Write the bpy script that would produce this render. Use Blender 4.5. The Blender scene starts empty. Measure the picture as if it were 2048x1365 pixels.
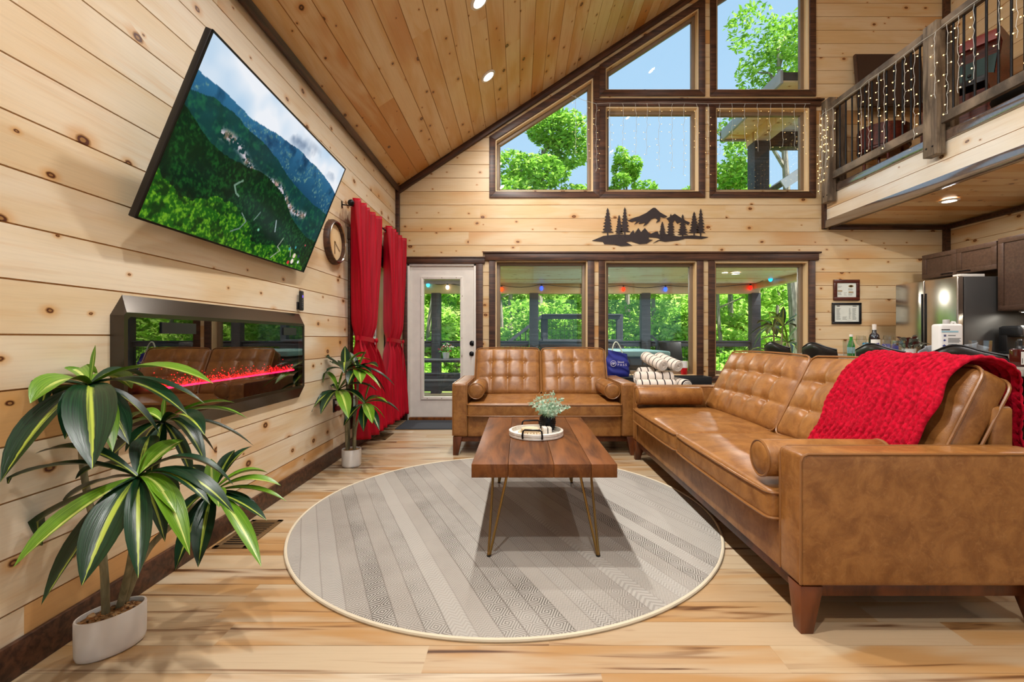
import bpy, bmesh, math, random
import numpy as np
from mathutils import Vector, Matrix
random.seed(7)
rng = np.random.default_rng(7)
SC = bpy.context.scene
COL = SC.collection
R = math.radians

# ------------------------------------------------------------------ camera
CZ = 1.08                                   # eye height in metres
cam_data = bpy.data.cameras.new('camera')
cam = bpy.data.objects.new('camera', cam_data)
COL.objects.link(cam)
cam.location = (0, 0, CZ)
cam.rotation_euler = (R(90), 0, 0)
cam_data.sensor_width = 36
cam_data.lens = 36 * 910 / 2048
cam_data.shift_x = -14 / 2048
cam_data.shift_y = -6.5 / 2048
cam_data.clip_start = 0.02
cam_data.clip_end = 300
SC.camera = cam

# ------------------------------------------------------------------ sky, sun, exposure
world = bpy.data.worlds.new('world')
SC.world = world
world.use_nodes = True
wn = world.node_tree
wn.nodes.clear()
w_out = wn.nodes.new('ShaderNodeOutputWorld')
w_bg = wn.nodes.new('ShaderNodeBackground')
w_tc = wn.nodes.new('ShaderNodeTexCoord')
w_sep = wn.nodes.new('ShaderNodeSeparateXYZ')
w_ramp = wn.nodes.new('ShaderNodeValToRGB')
wn.links.new(w_tc.outputs['Generated'], w_sep.inputs[0])
wn.links.new(w_sep.outputs['Z'], w_ramp.inputs[0])
cr = w_ramp.color_ramp
cr.elements[0].position = 0.0
cr.elements[0].color = (0.46, 0.68, 0.86, 1)
cr.elements[1].position = 0.75
cr.elements[1].color = (0.34, 0.55, 0.80, 1)
wn.links.new(w_ramp.outputs[0], w_bg.inputs['Color'])
wn.links.new(w_bg.outputs[0], w_out.inputs[0])
w_bg.inputs['Strength'].default_value = 1.25

sun_data = bpy.data.lights.new('sun', 'SUN')
sun_data.energy = 12.0
sun_data.angle = R(3)
sun_data.color = (1.0, 0.96, 0.88)
sun = bpy.data.objects.new('sun', sun_data)
COL.objects.link(sun)
sun.rotation_euler = Vector((-.42, .30, -.86)).to_track_quat('-Z', 'Y').to_euler()   # from behind and to the right of the house

SC.view_settings.view_transform = 'Standard'
SC.view_settings.look = 'None'
SC.view_settings.gamma = 1.0
SC.view_settings.use_curve_mapping = False
SC.view_settings.exposure = 0.0
LAMP = 1.33                                  # all downlights, relative

# ------------------------------------------------------------------ helpers
def at(px, py, Y):
    """photograph pixel -> the point at depth Y"""
    return Vector(((px - 1038) * Y / 910, Y, CZ + (676 - py) * Y / 910))

def S(r, g, b):
    f = lambda c: (c / 255 / 12.92) if c <= 10 else ((c / 255 + 0.055) / 1.055) ** 2.4
    return (f(r), f(g), f(b), 1)

class NT:
    """small node tree writer"""
    def __init__(self, name, rough=0.5, spec=0.5, metal=0.0, col=None):
        self.m = bpy.data.materials.new(name)
        self.m.use_nodes = True
        self.t = self.m.node_tree
        self.b = self.t.nodes['Principled BSDF']
        self.out = self.t.nodes['Material Output']
        self.b.inputs['Roughness'].default_value = rough
        self.b.inputs['Specular IOR Level'].default_value = spec
        self.b.inputs['Metallic'].default_value = metal
        if col is not None:
            self.b.inputs['Base Color'].default_value = col
    def set(self, sock, v):
        if isinstance(v, bpy.types.NodeSocket):
            self.t.links.new(v, sock)
        else:
            sock.default_value = v
    def n(self, typ, props=None, **inp):
        nd = self.t.nodes.new('ShaderNode' + typ)
        for k, v in (props or {}).items():
            setattr(nd, k, v)
        for k, v in inp.items():
            self.set(nd.inputs[k.replace('_', ' ')], v)
        return nd
    def math(self, op, a, b=0.0, c=0.0):
        nd = self.t.nodes.new('ShaderNodeMath')
        nd.operation = op
        self.set(nd.inputs[0], a)
        self.set(nd.inputs[1], b)
        self.set(nd.inputs[2], c)
        return nd.outputs[0]
    def vmath(self, op, a, b=(0, 0, 0)):
        nd = self.t.nodes.new('ShaderNodeVectorMath')
        nd.operation = op
        self.set(nd.inputs[0], a)
        self.set(nd.inputs[1], b)
        return nd.outputs[0]
    def mix(self, f, a, b, mode='MIX'):
        nd = self.t.nodes.new('ShaderNodeMix')
        nd.data_type = 'RGBA'
        nd.blend_type = mode
        self.set(nd.inputs[0], f)
        self.set(nd.inputs[6], a)
        self.set(nd.inputs[7], b)
        return nd.outputs[2]
    def ramp(self, f, stops, interp='LINEAR'):
        nd = self.t.nodes.new('ShaderNodeValToRGB')
        nd.color_ramp.interpolation = interp
        el = nd.color_ramp.elements
        while len(el) < len(stops):
            el.new(0.5)
        for e, (p, c) in zip(el, stops):
            e.position = p
            e.color = c if len(c) == 4 else (*c, 1)
        self.set(nd.inputs[0], f)
        return nd.outputs[0]
    def smooth(self, v, lo, hi, a=0.0, b=1.0):
        nd = self.t.nodes.new('ShaderNodeMapRange')
        nd.interpolation_type = 'SMOOTHSTEP'
        for i, x in enumerate((v, lo, hi, a, b)):
            self.set(nd.inputs[i], x)
        return nd.outputs[0]
    def obj(self):
        return self.n('TexCoord').outputs['Object']
    def rand(self):
        return self.n('ObjectInfo').outputs['Random']
    def scale(self, v, s):
        return self.vmath('MULTIPLY', v, s)
    def noise(self, v, scale, detail=2.0, rough=0.5, dist=0.0):
        return self.n('TexNoise', Vector=v, Scale=scale, Detail=detail, Roughness=rough, Distortion=dist).outputs['Fac']
    def base(self, c):
        self.set(self.b.inputs['Base Color'], c)
        return self
    def bump(self, h, strength=0.3, dist=0.002):
        nd = self.n('Bump', Strength=strength, Distance=dist, Height=h)
        self.t.links.new(nd.outputs[0], self.b.inputs['Normal'])
        return self
    def rough(self, v):
        self.set(self.b.inputs['Roughness'], v)
        return self

def plain(name, col, rough=0.5, metal=0.0, spec=0.5, bump=0.0):
    t = NT(name, rough, spec, metal, col)
    v = t.obj()
    nz = t.noise(v, 9, 3)
    dark = tuple(c * 0.93 for c in col[:3]) + (1,)
    t.base(t.mix(t.smooth(nz, 0.3, 0.7), dark, col))
    if bump:
        t.bump(t.noise(v, 260, 2), bump, 0.001)
    return t.m

def glow(name, col, strength):
    t = NT(name, 0.4, 0.5, 0, col)
    t.b.inputs['Emission Color'].default_value = col
    t.b.inputs['Emission Strength'].default_value = strength
    return t.m

def wood_boards(name, pale, mid, orange, dark_knot, knots=0.6, orange_share=0.16, rough=0.42, spec=0.35):
    """boards whose length runs along local X and width along local Y"""
    t = NT(name, rough, spec)
    rnd = t.rand()
    off = t.n('CombineXYZ', X=t.math('MULTIPLY', rnd, 61.3), Y=t.math('MULTIPLY', rnd, 173.7), Z=t.math('MULTIPLY', rnd, 17.0)).outputs[0]
    p = t.vmath('ADD', t.obj(), off)
    patch = t.noise(t.scale(p, (0.8, 3.2, 1)), 1.0, 3, 0.55, 0.6)
    grain = t.noise(t.scale(p, (1.6, 26, 1)), 1.0, 6, 0.62, 0.4)
    fine = t.noise(t.scale(p, (5, 130, 1)), 1.0, 3, 0.6)
    tone = t.n('TexWhiteNoise', {'noise_dimensions': '1D'}, W=t.math('MULTIPLY', rnd, 913.0)).outputs['Value']
    c = t.mix(t.smooth(patch, 0.38, 0.66), pale, mid)
    # a few boards are orange heartwood, some only in part
    om = t.math('MULTIPLY', t.smooth(tone, 1 - orange_share, 1 - orange_share * 0.5), t.smooth(patch, 0.3, 0.52))
    om2 = t.math('MULTIPLY', t.smooth(t.noise(t.scale(p, (0.55, 1.6, 1)), 1.0, 1), 0.56, 0.70), 0.7)
    c = t.mix(t.math('MAXIMUM', om, om2), c, orange)
    c = t.mix(t.math('MULTIPLY', t.smooth(grain, 0.5, 0.75), 0.34), c, orange)
    c = t.mix(t.math('MULTIPLY', t.smooth(fine, 0.4, 0.8), 0.10), c, dark_knot)
    c = t.mix(t.math('MULTIPLY', tone, 0.16), c, mid)
    # knots
    kv = t.scale(p, (3.4, 5.0, 0))
    wob = t.vmath('SCALE', t.n('TexNoise', Vector=kv, Scale=7.0, Detail=2.0).outputs['Color'])
    wob.node.inputs['Scale'].default_value = 0.05
    vor = t.n('TexVoronoi', {'voronoi_dimensions': '2D'}, Vector=t.vmath('ADD', kv, wob), Scale=1.0, Randomness=1.0)
    d = vor.outputs['Distance']
    sep = t.n('SeparateColor', Color=vor.outputs['Color'])
    rad = t.math('MULTIPLY_ADD', t.math('POWER', sep.outputs[0], 2.0), 0.085, 0.03)
    keep = t.math('LESS_THAN', sep.outputs[1], knots)
    halo = t.math('MULTIPLY', t.smooth(t.math('DIVIDE', d, rad), 2.8, 0.8), t.math('MULTIPLY', keep, 0.6))
    core = t.math('MULTIPLY', t.smooth(t.math('DIVIDE', d, rad), 1.05, 0.75), keep)
    ring = t.smooth(t.math('SINE', t.math('MULTIPLY', t.math('DIVIDE', d, rad), 9.0)), -0.5, 0.6)
    kc = t.mix(ring, dark_knot, tuple(a * 0.55 for a in orange[:3]) + (1,))
    c = t.mix(halo, c, orange)
    c = t.mix(core, c, kc)
    t.base(c)
    t.bump(grain, 0.12, 0.002)
    return t.m

MT = {}
MT['pine'] = wood_boards('pine_wall', S(228, 214, 190), S(218, 194, 156), S(202, 148, 84), S(84, 40, 18), 0.62, 0.12, 0.45)
MT['pine_ceiling'] = wood_boards('pine_ceiling', S(220, 192, 148), S(206, 160, 98), S(190, 126, 56), S(62, 28, 12), 0.78, 0.15, 0.3, 0.4)  # same pine, with the ceiling's shade and warm bounced light in its colours
MT['pine_gable'] = wood_boards('pine_gable', S(212, 188, 150), S(204, 172, 124), S(192, 134, 70), S(86, 38, 14), 0.68, 0.14, 0.4)
MT['pine_trim'] = wood_boards('pine_reveal', S(226, 200, 158), S(216, 184, 136), S(204, 156, 96), S(110, 60, 28), 0.3, 0.05, 0.5)

def dark_wood(name, a, b, rough=0.45, sx=(2.0, 40, 40)):
    t = NT(name, rough, 0.4)
    p = t.vmath('ADD', t.obj(), t.vmath('SCALE', t.n('CombineXYZ', X=t.rand(), Y=t.rand(), Z=0.3).outputs[0]))
    nz = t.noise(t.scale(t.n('TexCoord').outputs['Object'], sx), 1.0, 5, 0.6, 0.5)
    big = t.noise(t.n('TexCoord').outputs['Object'], 6.0, 3)
    c = t.mix(t.smooth(nz, 0.32, 0.7), a, b)
    t.base(t.mix(t.math('MULTIPLY', t.smooth(big, 0.5, 0.72), 0.5), c, a))
    t.bump(nz, 0.15, 0.001)
    return t.m
MT['trim'] = dark_wood('stained_trim', S(48, 28, 17), S(92, 58, 38))
MT['trim_cool'] = dark_wood('stained_trim_glossy', S(70, 54, 44), S(104, 84, 70), 0.22)
_b = MT['trim_cool'].node_tree.nodes['Principled BSDF']
_b.inputs['Coat Weight'].default_value = 1.0
_b.inputs['Coat Roughness'].default_value = 0.12
_b.inputs['Coat IOR'].default_value = 2.6
MT['weathered'] = dark_wood('weathered_rail', S(66, 56, 46), S(138, 120, 100), 0.6, (30, 3, 3))
MT['weathered_post'] = dark_wood('weathered_post', S(72, 58, 44), S(140, 122, 100), 0.6, (14, 14, 2))
MT['walnut_leg'] = dark_wood('walnut_leg', S(62, 30, 14), S(112, 60, 30), 0.32, (10, 10, 3))
MT['cabinet'] = dark_wood('cabinet_brown', S(60, 42, 31), S(76, 55, 42), 0.4)
MT['outdoor_dark'] = dark_wood('charcoal_outdoor_wood', S(50, 52, 56), S(72, 75, 80), 0.6)

def floor_mat():
    t = NT('hickory_floor', 0.33, 0.4)
    rnd = t.rand()
    off = t.n('CombineXYZ', X=t.math('MULTIPLY', rnd, 71.3), Y=t.math('MULTIPLY', rnd, 193.7), Z=0.0).outputs[0]
    p = t.vmath('ADD', t.obj(), off)
    tone = t.n('TexWhiteNoise', {'noise_dimensions': '1D'}, W=t.math('MULTIPLY', rnd, 517.0)).outputs['Value']
    patch = t.noise(t.scale(p, (0.9, 5, 1)), 1.0, 3, 0.5, 0.8)
    streak = t.noise(t.scale(p, (0.8, 13, 1)), 1.0, 3, 0.55, 1.2)
    fine = t.noise(t.scale(p, (4, 120, 1)), 1.0, 4, 0.6)
    c = t.ramp(tone, [(0, S(190, 172, 144)), (0.4, S(182, 158, 124)), (0.7, S(196, 180, 154)), (1, S(172, 142, 104))])
    c = t.mix(t.smooth(patch, 0.42, 0.66), c, S(172, 132, 84))
    c = t.mix(t.math('MULTIPLY', t.smooth(streak, 0.56, 0.68), 0.75), c, S(116, 76, 42))
    c = t.mix(t.math('MULTIPLY', t.smooth(streak, 0.64, 0.73), 0.9), c, S(62, 34, 16))
    c = t.mix(t.math('MULTIPLY', t.smooth(fine, 0.45, 0.8), 0.16), c, S(120, 80, 44))
    t.base(c)
    t.bump(fine, 0.06, 0.001)
    return t.m
MT['floor'] = floor_mat()

def leather_mat():
    t = NT('tan_leather', 0.42, 0.45)
    p = t.n('TexCoord').outputs['Object']
    a = t.noise(p, 11.0, 6, 0.66, 0.6)
    b = t.noise(p, 42.0, 4, 0.7, 1.2)
    c = t.mix(t.smooth(a, 0.30, 0.70), S(122, 76, 32), S(156, 106, 54))
    c = t.mix(t.math('MULTIPLY', t.smooth(b, 0.52, 0.72), 0.35), c, S(174, 126, 76))
    t.base(c)
    t.rough(t.smooth(a, 0.2, 0.8, 0.42, 0.32))
    cr_ = t.n('TexVoronoi', Vector=p, Scale=210.0).outputs['Distance']
    t.bump(t.math('ADD', cr_, t.math('MULTIPLY', b, 0.8)), 0.16, 0.0012)
    return t.m
MT['leather'] = leather_mat()
MT['piping'] = plain('leather_piping', S(138, 92, 48), 0.34)

def table_wood():
    t = NT('table_wood', 0.42, 0.22)
    rnd = t.rand()
    p = t.vmath('ADD', t.obj(), t.n('CombineXYZ', X=t.math('MULTIPLY', rnd, 31.0), Y=t.math('MULTIPLY', rnd, 57.0), Z=0.0).outputs[0])
    a = t.noise(t.scale(p, (9, 1.6, 3)), 1.0, 4, 0.55, 1.4)
    b = t.noise(t.scale(p, (60, 3, 60)), 1.0, 4, 0.6)
    c = t.mix(t.smooth(a, 0.3, 0.7), S(74, 40, 17), S(122, 72, 32))
    c = t.mix(t.math('MULTIPLY', t.smooth(a, 0.68, 0.8), 0.7), c, S(52, 26, 13))
    c = t.mix(t.math('MULTIPLY', t.smooth(b, 0.45, 0.75), 0.25), c, S(146, 96, 52))
    t.base(c)
    return t.m
MT['table'] = table_wood()

def pane_mat(name='window_glass', tint=(0.97, 0.985, 0.98, 1), refl=1.0):
    t = NT(name)
    tr = t.n('BsdfTransparent', Color=tint)
    gl = t.n('BsdfGlossy', Color=(1, 1, 1, 1), Roughness=0.0)
    lw = t.n('LayerWeight', Blend=0.5)
    mx = t.n('MixShader')
    t.set(mx.inputs[0], t.math('MULTIPLY', t.math('MULTIPLY_ADD', t.math('POWER', lw.outputs['Facing'], 5.0), 0.9, 0.022), refl))
    t.t.links.new(tr.outputs[0], mx.inputs[1])
    t.t.links.new(gl.outputs[0], mx.inputs[2])
    t.t.links.new(mx.outputs[0], t.out.inputs[0])
    return t.m
MT['glass'] = pane_mat()
MT['drinking_glass'] = pane_mat('drinking_glass', (0.93, 0.95, 0.95, 1), 2.4)

def leaf_mat(name, dark, light, stripe, rough=0.3):
    """striped strap leaf; UV: u along, v across"""
    t = NT(name, rough, 0.5)
    uv = t.n('TexCoord').outputs['UV']
    sep = t.n('SeparateXYZ', Vector=uv)
    v = t.math('ABSOLUTE', t.math('SUBTRACT', sep.outputs[1], 0.5))
    rnd = t.rand()
    base = t.mix(t.smooth(rnd, 0.62, 0.74), dark, light)
    lines = t.noise(t.scale(uv, (1.5, 26, 1)), 1.0, 2)
    base = t.mix(t.math('MULTIPLY', t.smooth(lines, 0.4, 0.7), 0.35), base, light)
    w = t.math('MULTIPLY_ADD', sep.outputs[0], -0.085, 0.15)
    st = t.smooth(v, w, t.math('MULTIPLY', w, 0.6))
    streaky = t.smooth(t.noise(t.scale(uv, (1.2, 16, 1)), 1.0, 1), 0.3, 0.55)
    t.base(t.mix(t.math('MULTIPLY', st, streaky), base, stripe))
    t.bump(lines, 0.2, 0.002)
    return t.m
MT['dracaena'] = leaf_mat('dracaena_leaf', S(20, 48, 26), S(84, 128, 22), S(190, 202, 96))

def tree_leaf(name, a, b, c3):
    t = NT(name, 0.55, 0.25)
    g = t.n('NewGeometry')
    col = t.ramp(g.outputs['Random Per Island'], [(0, a), (0.5, b), (1, c3)])
    t.base(col)
    tl = t.n('BsdfTranslucent', Color=col)
    mx = t.n('MixShader', Fac=0.35)
    t.t.links.new(t.b.outputs[0], mx.inputs[1])
    t.t.links.new(tl.outputs[0], mx.inputs[2])
    t.t.links.new(mx.outputs[0], t.out.inputs[0])
    return t.m
MT['tree_leaf'] = tree_leaf('tree_leaf', S(96, 150, 36), S(150, 204, 70), S(196, 230, 112))
MT['bush_leaf'] = tree_leaf('bush_leaf', S(112, 172, 44), S(164, 214, 80), S(206, 238, 126))
MT['bark'] = dark_wood('bark', S(108, 98, 84), S(176, 166, 148), 0.8, (20, 20, 3))
MT['black'] = plain('black_plastic', S(18, 18, 19), 0.4)
MT['black_metal'] = plain('black_metal', S(24, 24, 26), 0.35, 0.6)
MT['black_matte'] = plain('black_fabric', S(22, 21, 22), 0.8)
MT['vinyl'] = plain('black_vinyl', S(22, 18, 16), 0.28, 0, 0.5)
MT['brass'] = plain('antique_brass', S(150, 118, 66), 0.32, 0.9)
MT['white_paint'] = plain('white_paint', S(226, 220, 210), 0.4)
MT['white_ceramic'] = plain('white_ceramic', S(226, 222, 216), 0.35)
MT['steel'] = plain('brushed_steel', S(186, 184, 178), 0.22, 1.0)
MT['chrome'] = plain('chrome', S(200, 200, 200), 0.15, 1.0)
MT['bronze_frame'] = plain('bronze_window_frame', S(122, 100, 74), 0.45)
MT['paper'] = plain('paper', S(226, 222, 212), 0.8)
MT['ink'] = plain('ink', S(96, 96, 92), 0.8)
MT['soil'] = plain('pebble_soil', S(92, 62, 34), 0.8)

# ------------------------------------------------------------------ mesh builder
class MB:
    def __init__(self):
        self.v, self.f, self.uv = [], [], None
    def add(self, vs, fs, M=None):
        k = len(self.v)
        if M is not None:
            vs = [M @ Vector(p) for p in vs]
        self.v += [tuple(p) for p in vs]
        self.f += [tuple(i + k for i in f) for f in fs]
        return self
    def box(self, x0, x1, y0, y1, z0, z1, M=None):
        vs = [(x0, y0, z0), (x1, y0, z0), (x1, y1, z0), (x0, y1, z0), (x0, y0, z1), (x1, y0, z1), (x1, y1, z1), (x0, y1, z1)]
        return self.add(vs, [(0, 3, 2, 1), (4, 5, 6, 7), (0, 1, 5, 4), (1, 2, 6, 5), (2, 3, 7, 6), (3, 0, 4, 7)], M)
    def prism(self, poly, z0, z1, M=None):
        n = len(poly)
        vs = [(x, y, z0) for x, y in poly] + [(x, y, z1) for x, y in poly]
        fs = [tuple(range(n - 1, -1, -1)), tuple(range(n, 2 * n))] + [(i, (i + 1) % n, n + (i + 1) % n, n + i) for i in range(n)]
        return self.add(vs, fs, M)
    def tube(self, pts, r, n=8, closed=False):
        pts = [Vector(p) for p in pts]
        m = len(pts)
        rr = r if isinstance(r, (list, tuple)) else [r] * m
        rings = []
        prev = None
        for i in range(m):
            a = pts[i - 1] if (i > 0 or closed) else pts[i]
            b = pts[(i + 1) % m] if (i < m - 1 or closed) else pts[i]
            d = b - a
            d = d.normalized() if d.length > 1e-9 else Vector((0, 0, 1))
            if prev is None:
                up = Vector((0, 0, 1)) if abs(d.z) < 0.9 else Vector((1, 0, 0))
            else:
                up = prev
            s = d.cross(up)
            s = s.normalized() if s.length > 1e-6 else d.orthogonal().normalized()
            up = s.cross(d).normalized()
            prev = up
            rings.append([pts[i] + (s * math.cos(2 * math.pi * j / n) + up * math.sin(2 * math.pi * j / n)) * rr[i] for j in range(n)])
        vs = [p for ring in rings for p in ring]
        fs = []
        for i in range(m if closed else m - 1):
            i2 = (i + 1) % m
            for j in range(n):
                j2 = (j + 1) % n
                fs.append((i * n + j, i * n + j2, i2 * n + j2, i2 * n + j))
        if not closed:
            fs.append(tuple(range(n - 1, -1, -1)))
            fs.append(tuple((m - 1) * n + j for j in range(n)))
        return self.add(vs, fs)
    def lathe(self, prof, n=24, c=(0, 0, 0), M=None, sx=1.0, sy=1.0, caps=False):
        vs, fs = [], []
        for r, z in prof:
            for j in range(n):
                a = 2 * math.pi * j / n
                vs.append((c[0] + r * sx * math.cos(a), c[1] + r * sy * math.sin(a), c[2] + z))
        m = len(prof)
        for i in range(m - 1):
            for j in range(n):
                j2 = (j + 1) % n
                fs.append((i * n + j, i * n + j2, (i + 1) * n + j2, (i + 1) * n + j))
        if caps and prof[0][0] > 1e-6:
            fs.append(tuple(range(n - 1, -1, -1)))
        if caps and prof[-1][0] > 1e-6:
            fs.append(tuple((m - 1) * n + j for j in range(n)))
        return self.add(vs, fs, M)
    def ball(self, c, r, n=10, m=6, s=(1, 1, 1)):
        prof = [(max(1e-7, r * math.sin(math.pi * i / m)), -r * math.cos(math.pi * i / m)) for i in range(m + 1)]
        vs, fs = [], []
        for q, z in prof:
            for j in range(n):
                a = 2 * math.pi * j / n
                vs.append((c[0] + q * math.cos(a) * s[0], c[1] + q * math.sin(a) * s[1], c[2] + z * s[2]))
        for i in range(m):
            for j in range(n):
                j2 = (j + 1) % n
                fs.append((i * n + j, i * n + j2, (i + 1) * n + j2, (i + 1) * n + j))
        return self.add(vs, fs)
    def grid(self, fn, nu, nv):
        """fn(u,v) for u,v in 0..1 -> point; keeps uv"""
        k = len(self.v)
        if self.uv is None:
            self.uv = []
        for i in range(nu + 1):
            for j in range(nv + 1):
                self.v.append(tuple(fn(i / nu, j / nv)))
                self.uv.append((i / nu, j / nv))
        for i in range(nu):
            for j in range(nv):
                a = k + i * (nv + 1) + j
                self.f.append((a, a + nv + 1, a + nv + 2, a + 1))
        return self
    def mesh(self, name, mat, smooth=False, bevel=0.0, segs=2, angle=40, merge=False):
        me = bpy.data.meshes.new(name)
        me.from_pydata(self.v, [], self.f)
        if self.uv is not None and len(self.uv) == len(self.v):
            lay = me.uv_layers.new(name='UVMap')
            idx = np.zeros(len(me.loops), dtype=np.int32)
            me.loops.foreach_get('vertex_index', idx)
            lay.data.foreach_set('uv', np.array(self.uv, dtype=np.float32)[idx].ravel())
        if self.uv is None:
            bm = bmesh.new()
            bm.from_mesh(me)
            if merge:
                bmesh.ops.remove_doubles(bm, verts=bm.verts, dist=1e-5)
            bmesh.ops.recalc_face_normals(bm, faces=bm.faces)
            if bevel > 0:
                es = [e for e in bm.edges if len(e.link_faces) == 2 and e.calc_face_angle(0) > R(25)]
                bmesh.ops.bevel(bm, geom=es, offset=bevel, segments=segs, profile=0.5, affect='EDGES', clamp_overlap=True)
            bm.to_mesh(me)
            bm.free()
        if smooth or bevel > 0:
            me.shade_smooth()
            me.set_sharp_from_angle(angle=R(angle))
        mats = mat if isinstance(mat, (list, tuple)) else [mat]
        for m in mats:
            me.materials.append(m)
        return me
    def build(self, name, mat, parent=None, loc=(0, 0, 0), rot=None, **kw):
        kind = kw.pop('kind', None)
        label = kw.pop('label', None)
        return put(name, self.mesh(name, mat, **kw), parent, loc, rot, kind, label)

def put(name, me, parent=None, loc=(0, 0, 0), rot=None, kind=None, label=None):
    o = bpy.data.objects.new(name, me)
    COL.objects.link(o)
    o.location = loc
    if rot is not None:
        if isinstance(rot, Matrix):
            o.rotation_euler = rot.to_euler()
        else:
            o.rotation_euler = rot
    if parent is not None:
        o.parent = parent
    if kind:
        o['kind'] = kind
    if label:
        o['label'] = label
    return o

def tag(o, label, cat, group=None):
    o['label'] = label
    o['category'] = cat
    if group:
        o['group'] = group
    return o

def thing(name, label, cat, loc=(0, 0, 0), rz=0.0, group=None):
    o = bpy.data.objects.new(name, None)
    COL.objects.link(o)
    o.location = loc
    o.rotation_euler = (0, 0, rz)
    o.empty_display_size = 0.1
    return tag(o, label, cat, group)

def structure(name, loc=(0, 0, 0)):
    o = bpy.data.objects.new(name, None)
    COL.objects.link(o)
    o.location = loc
    o['kind'] = 'structure'
    return o

def copy_tree(o, parent=None):
    c = o.copy()
    COL.objects.link(c)
    if parent is not None:
        c.parent = parent
    for ch in list(o.children):
        copy_tree(ch, c)
    return c

def rounded_box(mb, hx, hy, hz, r, n=(6, 6, 6), deform=None, M=None):
    """box of half sizes with rounded edges; deform(x,y,z)->(x,y,z)"""
    def axis(h, k):
        rr = min(r, h * 0.98)
        ends = [-h + rr * q for q in (0.0, 0.28, 0.62, 1.0)]
        mid = [(-h + rr) + (2 * h - 2 * rr) * i / k for i in range(1, k)]
        return ends + mid + [-e for e in reversed(ends)]
    ax = [axis(hx, n[0]), axis(hy, n[1]), axis(hz, n[2])]
    H = (hx, hy, hz)
    vid, vs, fs = {}, [], []
    def vert(p):
        key = tuple(round(c, 6) for c in p)
        if key not in vid:
            q = [max(-(h - min(r, h * 0.98)), min(h - min(r, h * 0.98), c)) for c, h in zip(p, H)]
            d = Vector([c - e for c, e in zip(p, q)])
            if d.length > 1e-9:
                d = d.normalized() * r
            w = Vector(q) + d
            if deform:
                w = Vector(deform(*w))
            vid[key] = len(vs)
            vs.append(tuple(w))
        return vid[key]
    for a in range(3):
        b, c = (a + 1) % 3, (a + 2) % 3
        for sgn in (-1, 1):
            for i in range(len(ax[b]) - 1):
                for j in range(len(ax[c]) - 1):
                    quad = []
                    for ii, jj in ((i, j), (i + 1, j), (i + 1, j + 1), (i, j + 1)):
                        p = [0, 0, 0]
                        p[a] = sgn * H[a]
                        p[b] = ax[b][ii]
                        p[c] = ax[c][jj]
                        quad.append(vert(p))
                    if len(set(quad)) == 4:
                        fs.append(tuple(quad if sgn > 0 else reversed(quad)))
    return mb.add(vs, fs, M)

def rrect(hx, hy, r, k=5):
    """points of a rounded rectangle outline"""
    out = []
    for cx, cy, a0 in ((hx - r, hy - r, 0), (-hx + r, hy - r, 90), (-hx + r, -hy + r, 180), (hx - r, -hy + r, 270)):
        for i in range(k + 1):
            a = R(a0 + 90 * i / k)
            out.append((cx + r * math.cos(a), cy + r * math.sin(a)))
    return out
def bez(p0, p1, p2, n=8):
    p0, p1, p2 = Vector(p0), Vector(p1), Vector(p2)
    return [p0 * (1 - t) ** 2 + p1 * 2 * t * (1 - t) + p2 * t * t for t in [i / n for i in range(n + 1)]]

# ================================================================== THE ROOM
XL, XR, YB, YO = -1.61, 5.61, 5.97, -2.2     # left wall, right wall, gable wall, open end behind the camera
EAVE, SLOPE, RIDGE = 3.03, 0.66, 4.3
TH = math.atan(SLOPE)
def roof(x):
    return EAVE + SLOPE * (x - XL) if x <= RIDGE else EAVE + SLOPE * (RIDGE - XL) - SLOPE * (x - RIDGE)
def XB(px):
    return (px - 1038) * YB / 910
def ZB(py):
    return CZ + (676 - py) * YB / 910
MT['sheath'] = plain('board_backing', S(190, 140, 84), 0.8)

def clip(poly, axis, lim, keep_below):
    out = []
    n = len(poly)
    for i in range(n):
        a, b = poly[i], poly[(i + 1) % n]
        da = (lim - a[axis]) if keep_below else (a[axis] - lim)
        db = (lim - b[axis]) if keep_below else (b[axis] - lim)
        if da >= 0:
            out.append(a)
        if da * db < 0:
            t = da / (da - db)
            out.append((a[0] + (b[0] - a[0]) * t, a[1] + (b[1] - a[1]) * t))
    return out
def area(p):
    return 0.5 * abs(sum(p[i][0] * p[(i + 1) % len(p)][1] - p[(i + 1) % len(p)][0] * p[i][1] for i in range(len(p)))) if len(p) > 2 else 0

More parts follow.
